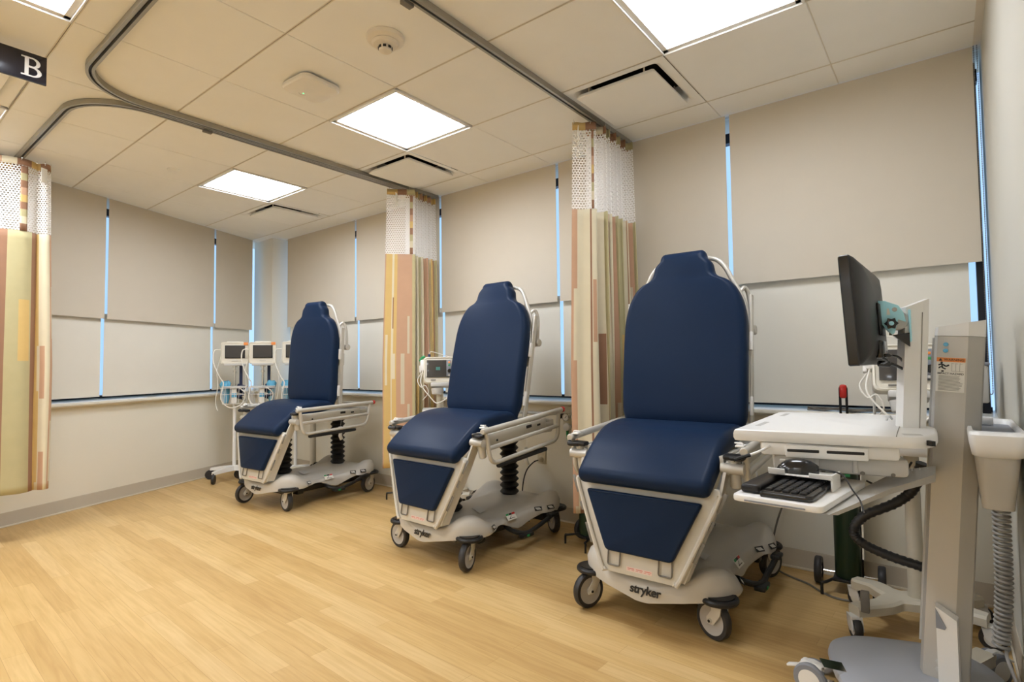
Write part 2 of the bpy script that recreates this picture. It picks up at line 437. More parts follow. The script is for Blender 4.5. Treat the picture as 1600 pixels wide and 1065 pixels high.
# ------------------------------------------------------------------ ceiling
def g2w(i, j): return (i * T, j * T - JW)
LIGHTS = [(0, 0), (-3, 0), (3, 0), (0, -3), (-3, -3), (0, -6), (-3, -6), (3, -9), (0, -9)]  # the rows behind the camera are unseen panels, added as fill light
DIFFS = [(-1, 1), (-4, 1), (2, 1), (-2, -3), (2, -3), (-1, -6)]
holes = set(LIGHTS) | set(DIFFS)
b = MB()
def tiles():
    for i in range(-6, 5):
        for j in range(-11, 3):
            if (i, j) in holes: continue
            x0, y0 = g2w(i, j); x1, y1 = g2w(i + 1, j + 1)
            x1 = min(x1, XR); y1 = min(y1, 0.03)
            if y1 - y0 < 0.02 or x1 - x0 < 0.02: continue
            yield x0, y0, x1, y1
for (x0, y0, x1, y1) in tiles():
    b.box(((x0 + x1) / 2, (y0 + y1) / 2, H + 0.012), (x1 - x0 - 0.005, y1 - y0 - 0.010, 0.024), bev=0.002, seg=1)
# clip the tiles along the angled left wall
Ln = V((0.9245, 0.3812, 0)).normalized()
bmesh.ops.bisect_plane(b.bm, geom=b.bm.verts[:] + b.bm.edges[:] + b.bm.faces[:], plane_co=L0 + Ln * 0.004, plane_no=Ln, clear_inner=True)
ceil = struct(b.build('ceiling', M_['ceil']))
b = MB(); b.box((-0.3, -3.4, H + 0.42), (9, 8.9, 0.04)); struct(b.build('ceiling_slab', M_['void']))
b = MB()
for j in range(-11, 3):
    _, y = g2w(0, j)
    for dy in (-0.0043, 0.0043): b.box((-0.3, y + dy, H + 0.0035), (6.7, 0.0045, 0.007))
    b.box((-0.3, y, H + 0.012), (6.7, 0.012, 0.006))
for i in range(-6, 5):
    x, _ = g2w(i, 0); b.box((x, -3.75, H + 0.0075), (0.008, 7.55, 0.006))
bmesh.ops.bisect_plane(b.bm, geom=b.bm.verts[:] + b.bm.edges[:] + b.bm.faces[:], plane_co=L0 + Ln * 0.004, plane_no=Ln, clear_inner=True)
struct(b.build('trim_3', M_['tee']))
b = MB(); b.box((-0.28, -0.008, H + 0.0), (6.6, 0.024, 0.004)); b.box((XR - 0.014, -3.8, H - 0.001), (0.028, 7.6, 0.004))
b.box((-4.1, -0.012, H), (8.2, 0.024, 0.004), M=ML); struct(b.build('trim_4', M_['tee']))

lightlab = {(0, 0): 'lit square ceiling panel in the middle of the ceiling, beside the access point', (-3, 0): 'small looking lit ceiling panel nearest the far corner',
            (3, 0): 'large lit ceiling panel at the top right, above the nearest recliner', (0, -3): 'lit ceiling panel cut by the top edge above the letter sign',
            (-3, -3): 'lit ceiling panel at the left edge under the letter sign'}
def ceiling_light(i, j):
    x, y = g2w(i + .5, j + .5)
    t = thing('ceiling_light', lightlab.get((i, j), 'unseen ceiling panel added behind the viewer as fill light'), 'ceiling light', (x, y, H), 0, 'recessed ceiling panels')
    b = MB(); w = T / 2 - 0.004
    for sx, sy in ((1, 0), (-1, 0), (0, 1), (0, -1)):
        b.box((sx * (w - 0.016), sy * (w - 0.016), 0.010), ((0.032 if sx else 2 * w), (0.032 if sy else 2 * w), 0.026), bev=0.002)
        b.box((sx * (w - 0.004), sy * (w - 0.004), -0.006), ((0.008 if sx else 2 * w), (0.008 if sy else 2 * w), 0.012), bev=0.002)
    b.build('frame', M_['whitep'], t)
    MB().box((0, 0, 0.024), (2 * w - 0.055, 2 * w - 0.055, 0.010)).build('lens', M_['lens_dim'] if (i, j) == (3, 0) else M_['lens'], t)
for i, j in LIGHTS: ceiling_light(i, j)

difflab = {(-1, 1): 'square air diffuser in front of the middle curtain top', (-4, 1): 'small square air diffuser close to the far corner', (2, 1): 'large square air diffuser right of the right curtain top',
           (-2, -3): 'square air diffuser panel partly hidden behind the letter sign'}
def diffuser(i, j):
    x, y = g2w(i + .5, j + .5)
    t = thing('air_diffuser', difflab.get((i, j), 'square air diffuser in the ceiling behind the viewer'), 'air vent', (x, y, H), 0, 'ceiling air diffusers')
    w = T / 2 - 0.004; b = MB()
    prof = [(w, 0.0), (w - 0.035, 0.0), (w - 0.06, 0.012), (w - 0.085, 0.05), (w - 0.09, 0.10)]
    rings = [[V((p[0], p[1], z)) for p in rr(r, r, 0.02 if k else 0.004, 3)] for k, (r, z) in enumerate(prof)]
    b.loft(rings, cap=False); b.build('bowl', M_['ceil'], t)
    MB().box((0, 0, 0.10), (2 * w - 0.1, 2 * w - 0.1, 0.01)).build('plenum', M_['void'], t)
    b = MB(); q = w - 0.075
    b.loft([[V((p[0], p[1], z)) for p in rr(r, r, 0.012, 3)] for r, z in ((q - 0.01, 0.004), (q, -0.012), (q, -0.016), (q - 0.002, -0.018))])
    b.build('face_plate', M_['ceil'], t)
    for sx in (-.16, .16):
        for sy in (-.2, .2): MB().cyl((sx, sy, 0.0), (sx, sy, 0.1), 0.005, n=8).build('hanger', M_['tee'], t)
for i, j in DIFFS: diffuser(i, j)

# smoke detector, access point, sprinkler plate
x, y = g2w(1.52, -0.52)
t = thing('smoke_detector', 'round cream smoke detector on a ceiling tile', 'smoke detector', (x, y, H))
MB().lathe([(0, 0), (0.082, 0), (0.084, -0.006), (0.080, -0.018), (0.062, -0.026), (0, -0.026)], 40).build('base', M_['detector'], t)
MB().lathe([(0, -0.026), (0.058, -0.026), (0.060, -0.030), (0.052, -0.040), (0.030, -0.046), (0.028, -0.060), (0, -0.060)], 36).build('housing', M_['detector'], t)
b = MB()
for k in range(8):
    a = k * PI / 4; b.box((0.0285 * math.cos(a), 0.0285 * math.sin(a), -0.053), (0.006, 0.014, 0.010), rot=Euler((0, 0, a)))
b.build('sensing_slots', M_['black'], t)
MB().lathe([(0, -0.060), (0.029, -0.060), (0.026, -0.066), (0, -0.068)], 24).build('cap', M_['detector'], t)
x, y = g2w(0.50, -0.49)
t = thing('wireless_access_point', 'rounded square access point with a green light on a ceiling tile', 'access point', (x, y, H), 0.05)
b = MB(); b.loft([[V((p[0], p[1], z)) for p in rr(r * 0.98, r, 0.035, 6)] for r, z in ((0.085, 0), (0.085, -0.012))]); b.build('mount', M_['void'], t)
b = MB(); b.loft([[V((p[0], p[1], z)) for p in rr(r, r, q, 8)] for r, z, q in ((0.108, -0.010, 0.04), (0.112, -0.016, 0.042), (0.112, -0.028, 0.042), (0.106, -0.036, 0.04), (0.07, -0.044, 0.035), (0.03, -0.046, 0.02))]); b.build('housing', M_['ap'], t)
MB().lathe([(0, 0), (0.0045, 0), (0.003, -0.002), (0, -0.0025)], 12, Matrix.Translation((-0.038, -0.02, -0.0455))).build('indicator_light', M_['led'], t)
MB().tube([V((-0.038 + 0.022 * math.cos(a), -0.02 + 0.022 * math.sin(a), -0.0445)) for a in [PI * 0.6 + k * 0.25 for k in range(10)]], 0.0015, n=6, res=2).build('ring_mark', M_['greyp'], t)
x, y = g2w(-2.60, -0.42)
MB().lathe([(0, 0.0), (0.042, 0.0), (0.043, -0.004), (0.036, -0.009), (0, -0.010)], 32, Matrix.Translation((x, y, H))).build('sprinkler_cover', M_['ceil'])
tag(bpy.data.objects['sprinkler_cover'], 'small round flush sprinkler cover plate on a ceiling tile', 'sprinkler cover')

# curtain tracks
def arc(cx, cy, r, a0, a1, n=10): return [V((cx + r * math.cos(a0 + (a1 - a0) * k / n), cy + r * math.sin(a0 + (a1 - a0) * k / n), 0)) for k in range(n + 1)]
def track(label, path, stops):
    p0 = path[0]
    t = thing('curtain_track', label, 'curtain track', (p0.x, p0.y, H), 0, 'ceiling curtain tracks')
    zt = H - 0.001; prof = [(-0.019, 0), (0.019, 0), (0.019, -0.028), (0.006, -0.028), (0.006, -0.006), (-0.006, -0.006), (-0.006, -0.028), (-0.019, -0.028)]
    rings = []
    for k, p in enumerate(path):
        d = (path[min(k + 1, len(path) - 1)] - path[max(k - 1, 0)]).normalized(); nrm = V((-d.y, d.x, 0))
        rings.append([p + nrm * q[0] + V((0, 0, zt + q[1])) for q in prof])
    MB().loft(rings).build('rail', M_['track'], t, world=True, ang=30)
    rings = []
    for k, p in enumerate(path):
        d = (path[min(k + 1, len(path) - 1)] - path[max(k - 1, 0)]).normalized(); nrm = V((-d.y, d.x, 0))
        rings.append([p + nrm * q[0] + V((0, 0, zt + q[1])) for q in ((-0.0062, -0.0065), (0.0062, -0.0065), (0.0062, -0.012), (-0.0062, -0.012))])
    MB().loft(rings).build('slot', M_['black'], t, world=True)
    for c, a in stops:
        MB().box((c[0], c[1], H - 0.035), (0.05, 0.028, 0.016), rot=Euler((0, 0, a)), bev=0.002).build('end_stop', M_['cable'], t, world=True)
XA, XBt = -0.575, -0.622
rA = 0.30
pA = [V((2.9, -2.59, 0)), V((1.5, -2.59, 0)), V((0.5, -2.59, 0))] + arc(XA + rA, -2.59 + rA, rA, -PI / 2, -PI, 14) + [V((XA, -1.9, 0)), V((XA, -1.0, 0)), V((XA, -0.065, 0))]
rB = 0.34
pB = [V((-2.45, -2.54, 0)), V((-1.6, -2.54, 0))] + arc(XBt - rB, -2.54 + rB, rB, -PI / 2, 0, 14) + [V((XBt, -1.6, 0)), V((XBt, -0.9, 0)), V((XBt, -0.065, 0))]
pC = [V((1.24, -2.56, 0)), V((1.24, -2.0, 0)), V((1.24, -1.5, 0)), V((1.24, -0.065, 0))]
track('aluminium ceiling track curving right from the middle curtain', pA, [])
track('aluminium ceiling track curving left toward the left curtain', pB, [((XBt, -1.93), PI / 2)])
track('straight aluminium ceiling track leading to the right curtain', pC, [((1.215, -1.95), PI / 2)])

# hanging sign
t = thing('hanging_sign', 'black sign with a white serif letter B under the ceiling', 'sign', (-0.385, -2.95, H - 0.02))
MB().box((-0.385, -2.966, H - 0.088), (0.012, 0.46, 0.130), bev=0.001).build('board', M_['signb'], t, world=True)
MB().box((-0.387, -3.06, H - 0.011), (0.008, 0.30, 0.022)).build('mount_rail', M_['black'], t, world=True)
def serif_B():
    """outline pieces of a serif capital B, unit height"""
    out = []
    stem = [(0.14, 0), (0.30, 0), (0.30, 1), (0.14, 1)]
    out.append(stem)
    out.append([(0, 0), (0.5, 0), (0.5, 0.07), (0, 0.07)]); out.append([(0, 0.93), (0.5, 0.93), (0.5, 1), (0, 1)])
    def bowl(y0, y1, xo, th):
        cy = (y0 + y1) / 2; ry = (y1 - y0) / 2; n = 14; o = []; i_ = []
        for k in range(n + 1):
            a = -PI / 2 + PI * k / n
            o.append((0.44 + (xo - 0.44) * math.cos(a), cy + ry * math.sin(a)))
            i_.append((0.44 + (xo - th - 0.44) * math.cos(a), cy + (ry - 0.07) * math.sin(a)))
        return o, i_
    return out, [bowl(0.0, 0.53, 0.82, 0.17), bowl(0.48, 1.0, 0.76, 0.16)]
rects, bowls = serif_B(); b = MB()
MS = frame_of((-0.378, -2.826, H - 0.133), (0, 1, 0), (1, 0, 0)) @ Matrix.Scale(0.088, 4)
zk = [0.010]
def nz(): zk[0] += 0.0015; return zk[0]
for r_ in rects: b.prism(r_, 0, nz(), M=MS)
for o_, i_ in bowls:
    q = nz()
    for k in range(len(o_) - 1): b.prism([o_[k], o_[k + 1], i_[k + 1], i_[k]], 0, q, M=MS)
    yt, ym = o_[-1][1], o_[0][1]
    b.prism([(0.3, yt - 0.07), (0.45, yt - 0.07), (0.45, yt), (0.3, yt)], 0, nz(), M=MS); b.prism([(0.3, ym), (0.45, ym), (0.45, ym + 0.07), (0.3, ym + 0.07)], 0, nz(), M=MS)
b.build('letter', M_['white'], t, world=True, ang=60)

# ------------------------------------------------------------------ curtains
PAL = list(FAB.keys())
INS = {'olive': ['cream', 'sand', 'gold'], 'tan': ['cream', 'sand'], 'gold': ['cream'], 'cream': ['tan', 'brown', 'gold'], 'sand': ['brown']}
def privacy_curtain(label, path, zb, ztop, znet, seed, cols, tie=True, head=None):
    """path: plan polyline of the folded cloth (dense); net on top, patchwork cloth below"""
    rnd = random.Random(seed)
    P = path; n = len(P); cum = [0]
    for a, c in zip(P, P[1:]): cum.append(cum[-1] + (c - a).length)
    ctr = sum(P, V()) / n
    t = thing('privacy_curtain', label, 'curtain', (ctr.x, ctr.y, 0), 0, 'hospital privacy curtains')
    def place(k, z):
        f = (ztop - z) / (ztop - zb)
        q = P[k]; s = 0.90 + 0.14 * min(1, f * 1.6)
        w = 0.006 * math.sin(cum[k] * 21 + z * 2.3) * f
        d = (P[min(k + 1, n - 1)] - P[max(k - 1, 0)]); nn = V((-d.y, d.x, 0)).normalized()
        p = ctr + (q - ctr) * s + nn * w
        return V((p.x, p.y, z))
    # cloth columns
    bounds = [0.0]; colors = []; k = 0
    while bounds[-1] < cum[-1]:
        w, c = cols[k % len(cols)]; bounds.append(bounds[-1] + w); colors.append(c); k += 1
    rows = [ztop - znet]; z = rows[0]
    NZ = 34
    zs = [znet + (zb - znet) * j / NZ for j in range(NZ + 1)]
    blocks = []
    for c in colors:
        L = []; zz = znet
        main = c
        while zz > zb:
            h = rnd.uniform(0.35, 0.8); L.append((zz - h, main)); zz -= h
            h = rnd.uniform(0.18, 0.42)
            if rnd.random() < 0.75 and c in INS: L.append((zz - h, '+' + rnd.choice(INS[c]))); zz -= h
        blocks.append(L)
    bm = bmesh.new(); uvl = bm.loops.layers.uv.new('UVMap')
    G = [[bm.verts.new(place(k, z + (0.012 * math.sin(cum[k] * 7 + seed) if z == zb else 0))) for k in range(n)] for z in zs]
    for j in range(NZ):
        zm = (zs[j] + zs[j + 1]) / 2
        for k in range(n - 1):
            um = (cum[k] + cum[k + 1]) / 2
            ci = max(i for i in range(len(colors)) if bounds[i] <= um)
            col = next((c for (zz, c) in blocks[ci] if zm >= zz), colors[ci])
            if col[0] == '+':
                q = (um - bounds[ci]) / (bounds[ci + 1] - bounds[ci]); col = col[1:] if (0.10 < q < 0.55 if ci % 2 else 0.45 < q < 0.9) else colors[ci]
            f = bm.faces.new((G[j][k], G[j + 1][k], G[j + 1][k + 1], G[j][k + 1])); f.smooth = True; f.material_index = PAL.index(col)
    W = world_of(t).inverted(); bm.transform(W)
    me = bpy.data.meshes.new('cloth_panel'); bm.to_mesh(me); bm.free()
    for p in PAL: me.materials.append(FAB[p])
    o = bpy.data.objects.new('cloth_panel', me); COL.objects.link(o); o.parent = t
    md = o.modifiers.new('Solidify', 'SOLIDIFY'); md.thickness = 0.0015
    # net
    bm = bmesh.new(); uvl = bm.loops.layers.uv.new('UVMap'); NN = 14
    zs2 = [ztop - 0.045 + (znet - ztop + 0.045) * j / NN for j in range(NN + 1)]
    G = [[bm.verts.new(place(k, z)) for k in range(n)] for z in zs2]
    for j in range(NN):
        for k in range(n - 1):
            f = bm.faces.new((G[j][k], G[j + 1][k], G[j + 1][k + 1], G[j][k + 1])); f.smooth = True
            for lp, (kk, jj) in zip(f.loops, ((k, j), (k, j + 1), (k + 1, j + 1), (k + 1, j))): lp[uvl].uv = (cum[kk], zs2[jj])
    bm.transform(W); me = bpy.data.meshes.new('net_panel'); bm.to_mesh(me); bm.free(); me.materials.append(M_['net'])
    o = bpy.data.objects.new('net_panel', me); COL.objects.link(o); o.parent = t
    # heading band in cloth colours
    bm = bmesh.new()
    zs3 = [ztop, ztop - 0.047]
    G = [[bm.verts.new(place(k, z)) for k in range(n)] for z in zs3]
    hc = ['gold', 'brown', 'olive', 'tan', 'cream', 'brown']
    for k in range(n - 1):
        f = bm.faces.new((G[0][k], G[1][k], G[1][k + 1], G[0][k + 1])); f.smooth = True
        f.material_index = PAL.index(hc[int(cum[k] / 0.085) % len(hc)])
    bm.transform(W); me = bpy.data.meshes.new('heading_band'); bm.to_mesh(me); bm.free()
    for p in PAL: me.materials.append(FAB[p])
    o = bpy.data.objects.new('heading_band', me); COL.objects.link(o); o.parent = t
    md = o.modifiers.new('Solidify', 'SOLIDIFY'); md.thickness = 0.0015
    b = MB()
    for k in range(2, n, max(2, n // 9)):
        p = place(k, ztop); b.tube([p + V((0, 0, -0.012)), p + V((0.004, 0, 0.004)), p + V((0, 0, 0.016))], 0.0022, n=6, res=3)
    b.build('hook', M_['chrome'], t, world=True)
    if head:
        # a strip of patterned border running down through the net and a white laundry tag
        a, w, lo = head
        bm = bmesh.new(); ks = [k for k in range(n) if a <= cum[k] <= a + w]; seq = ['brown', 'olive', 'brown', 'tan', 'gold', 'brown', 'olive', 'cream', 'brown']
        zz = [ztop - 0.05 - (ztop - 0.05 - znet) * j / 9 for j in range(10)]
        G = [[bm.verts.new(place(k, z) + V((0.004, -0.004, 0))) for k in ks] for z in zz]
        for j in range(9):
            for k in range(len(ks) - 1):
                f = bm.faces.new((G[j][k], G[j + 1][k], G[j + 1][k + 1], G[j][k + 1])); f.smooth = True; f.material_index = PAL.index(seq[j])
        bm.transform(W); me = bpy.data.meshes.new('border_strip'); bm.to_mesh(me); bm.free()
        for p in PAL: me.materials.append(FAB[p])
        o = bpy.data.objects.new('border_strip', me); COL.objects.link(o); o.parent = t
        md = o.modifiers.new('Solidify', 'SOLIDIFY'); md.thickness = 0.001
        p = place(lo, ztop - 0.02)
        MB().box((p.x + 0.02, p.y - 0.02, ztop - 0.09), (0.004, 0.045, 0.10), rot=Euler((0, 0, 0.6)), bev=0.0015).build('laundry_tag', M_['paper'], t, world=True)
    return t

def panel(pts): return curve([V((x, y, 0)) for x, y in pts], 8)
def folds(p0, p1, amp, n, per=26, seed=0, phase=0.0, sharp=0.65):
    rnd = random.Random(seed); p0 = V(p0); p1 = V(p1); d = p1 - p0; nn = V((-d.y, d.x, 0)).normalized(); dd = d.normalized()
    amps = [amp * rnd.uniform(0.65, 1.1) for _ in range(n + 2)]; N = n * per; out = []
    for k in range(N + 1):
        s = k / N; ph = s * n + phase; i = int(ph) ; a = amps[i] * (1 - (ph - i)) + amps[i + 1] * (ph - i)
        sn = math.sin(2 * PI * ph); sn = math.copysign(abs(sn) ** sharp, sn)
        out.append(p0 + d * s + nn * a * sn + dd * (d.length / n) * 0.16 * math.sin(4 * PI * ph))
    return out
cA = [(0.185, 'olive'), (0.10, 'gold'), (0.022, 'cream'), (0.080, 'brown'), (0.138, 'olive'), (0.046, 'brown'), (0.022, 'gold'), (0.075, 'cream'), (0.025, 'tan'), (0.10, 'olive'), (0.08, 'brown'), (0.09, 'cream')]
cB = [(0.012, 'tan'), (0.045, 'gold'), (0.018, 'cream'), (0.030, 'gold'), (0.070, 'tan'), (0.045, 'tan'), (0.09, 'olive'), (0.05, 'sand'), (0.07, 'cream'), (0.05, 'gold'), (0.10, 'cream'), (0.06, 'olive'), (0.05, 'tan'), (0.10, 'olive'), (0.08, 'cream')]
cC = [(0.035, 'tan'), (0.075, 'cream'), (0.012, 'brown'), (0.05, 'cream'), (0.06, 'tan'), (0.09, 'olive'), (0.10, 'cream'), (0.015, 'brown'), (0.10, 'olive'), (0.09, 'sand'), (0.012, 'brown'), (0.11, 'cream')]
privacy_curtain('gold, brown and olive patchwork privacy curtain with white net top by the left edge', panel([(-2.06, -2.96), (-2.00, -2.86), (-2.03, -2.74), (-1.985, -2.62), (-1.97, -2.52), (-2.01, -2.455), (-2.03, -2.44), (-1.99, -2.41), (-1.985, -2.385), (-2.03, -2.36), (-2.14, -2.38), (-2.16, -2.48), (-2.12, -2.62), (-2.18, -2.72), (-2.24, -2.60), (-2.23, -2.48), (-2.30, -2.44)]), 0.32, H - 0.045, 2.06, 3, cA, head=(0.44, 0.055, 62))
privacy_curtain('patchwork privacy curtain with white net top between the far and middle recliners', panel([(-0.64, -0.59), (-0.60, -0.535), (-0.55, -0.49), (-0.50, -0.435), (-0.475, -0.41), (-0.50, -0.395), (-0.56, -0.43)]) + folds((-0.555, -0.40, 0), (-0.60, -0.09, 0), 0.06, 5, seed=5, phase=0.1), 0.33, H - 0.045, 2.02, 5, cB, head=(0.20, 0.03, 10))
privacy_curtain('cream and tan patchwork privacy curtain with white net top beside the nearest recliner', panel([(1.150, -0.665), (1.175, -0.65), (1.20, -0.62), (1.245, -0.60), (1.27, -0.575), (1.255, -0.55), (1.215, -0.56)]) + folds((1.225, -0.53, 0), (1.24, -0.09, 0), 0.07, 6, seed=8, phase=0.1), 0.27, H - 0.045, 2.03, 8, cC, head=(0.12, 0.02, 8))

# ------------------------------------------------------------------ recliners
def pad(stations, r, tail0=True, tail1=True):
    """upholstered pad: stations = (centre (y,z), thickness direction (y,z), half width, half thickness)"""
    rings = []
    def ring(c, nn, hw, ht, q):
        return [V((a, c[0] + nn[0] * bb, c[1] + nn[1] * bb)) for a, bb in rr(hw, ht, q, 5)]
    m = len(stations)
    def tang(k):
        a = stations[max(k - 1, 0)][0]; b_ = stations[min(k + 1, m - 1)][0]; d = V((b_[0] - a[0], b_[1] - a[1])); d.normalize(); return d
    def endcap(k, sgn):
        c, nn, hw, ht = stations[k]; d = tang(k) * sgn; o = []
        for j in range(1, 6):
            a = j / 5 * PI / 2 * 0.98
            e = ht * 0.95 * math.sin(a); s_ = math.cos(a)
            o.append(ring((c[0] + d[0] * e, c[1] + d[1] * e), nn, hw - ht * 0.6 * (1 - s_), max(ht * s_, 0.002), r * max(s_, 0.05)))
        return o
    if tail0: rings += list(reversed(endcap(0, -1)))
    for k in range(m): rings.append(ring(*stations[k], r))
    if tail1: rings += endcap(m - 1, 1)
    return MB().loft(rings)

def densify(pts, k):
    """interpolate tuples with catmull-rom"""
    n = len(pts); out = []
    for i in range(n - 1):
        p0 = pts[max(i - 1, 0)]; p1 = pts[i]; p2 = pts[i + 1]; p3 = pts[min(i + 2, n - 1)]
        for j in range(k):
            t = j / k
            out.append(tuple(0.5 * (2 * b + (c - a) * t + (2 * a - 5 * b + 4 * c - d) * t * t + (3 * b - a - 3 * c + d) * t ** 3) for a, b, c, d in zip(p0, p1, p2, p3)))
    out.append(tuple(pts[-1])); return out

def caster(parent, x, y, ang, z_top, r=0.080, big=True):
    """swivel caster: tyre, hub, fork and ring bumper"""
    c, s = math.cos(ang), math.sin(ang)
    M = Matrix.Translation((x, y, 0)) @ Matrix.Rotation(ang, 4, 'Z')      # local +x = trailing direction
    e = bpy.data.objects.new('caster', None); COL.objects.link(e); e.parent = parent; e.empty_display_size = 0.03
    e.matrix_local = M
    off = 0.030
    X = Matrix.Translation((off, 0, r)) @ Matrix.Rotation(PI / 2, 4, 'X')
    w = 0.017
    MB().lathe([(r * 0.74, -w), (r * 0.93, -w), (r, -w * 0.5), (r, w * 0.5), (r * 0.93, w), (r * 0.74, w), (r * 0.74, -w)], 40, X).build('tyre', M_['tire'], e)
    MB().lathe([(0, -w * 1.05), (r * 0.22, -w * 1.05), (r * 0.24, -w * 0.8), (r * 0.62, -w * 0.7), (r * 0.74, -w), (r * 0.74, w), (r * 0.62, w * 0.7), (r * 0.24, w * 0.8), (r * 0.22, w * 1.05), (0, w * 1.05)], 32, X).build('wheel_hub', M_['hub'], e)
    b = MB()
    for sy in (-1, 1):
        b.prism([(off - 0.016, r - 0.014), (off + 0.016, r - 0.014), (off + 0.018, r + 0.010), (0.022, z_top - 0.05), (0.026, z_top - 0.02), (-0.026, z_top - 0.02), (-0.020, z_top - 0.06)], -0.003, 0.003,
                M=Matrix.Translation((0, sy * 0.0225, 0)) @ Matrix.Rotation(PI / 2, 4, 'X'), bev=0.0012)
        b.cyl((off, sy * 0.0255, r), (off, sy * 0.031, r), 0.010, n=14)
    b.box((0.0, 0, z_top - 0.022), (0.052, 0.050, 0.012), bev=0.003)
    b.build('fork', M_['tray'], e)
    MB().cyl((off, -0.033, r), (off, 0.033, r), 0.006, n=12).build('axle_bolt', M_['black'], e)
    if big:
        b = MB(); pts = [V((0.062 * math.cos(k * PI / 12), 0.066 * math.sin(k * PI / 12), z_top - 0.004)) for k in range(24)]
        b.tube(pts, 0.0125, n=10, res=2, closed=True); b.cyl((0, 0, z_top - 0.016), (0, 0, z_top + 0.012), 0.058, n=28)
        b.build('ring_bumper', M_['black'], e)
    return e

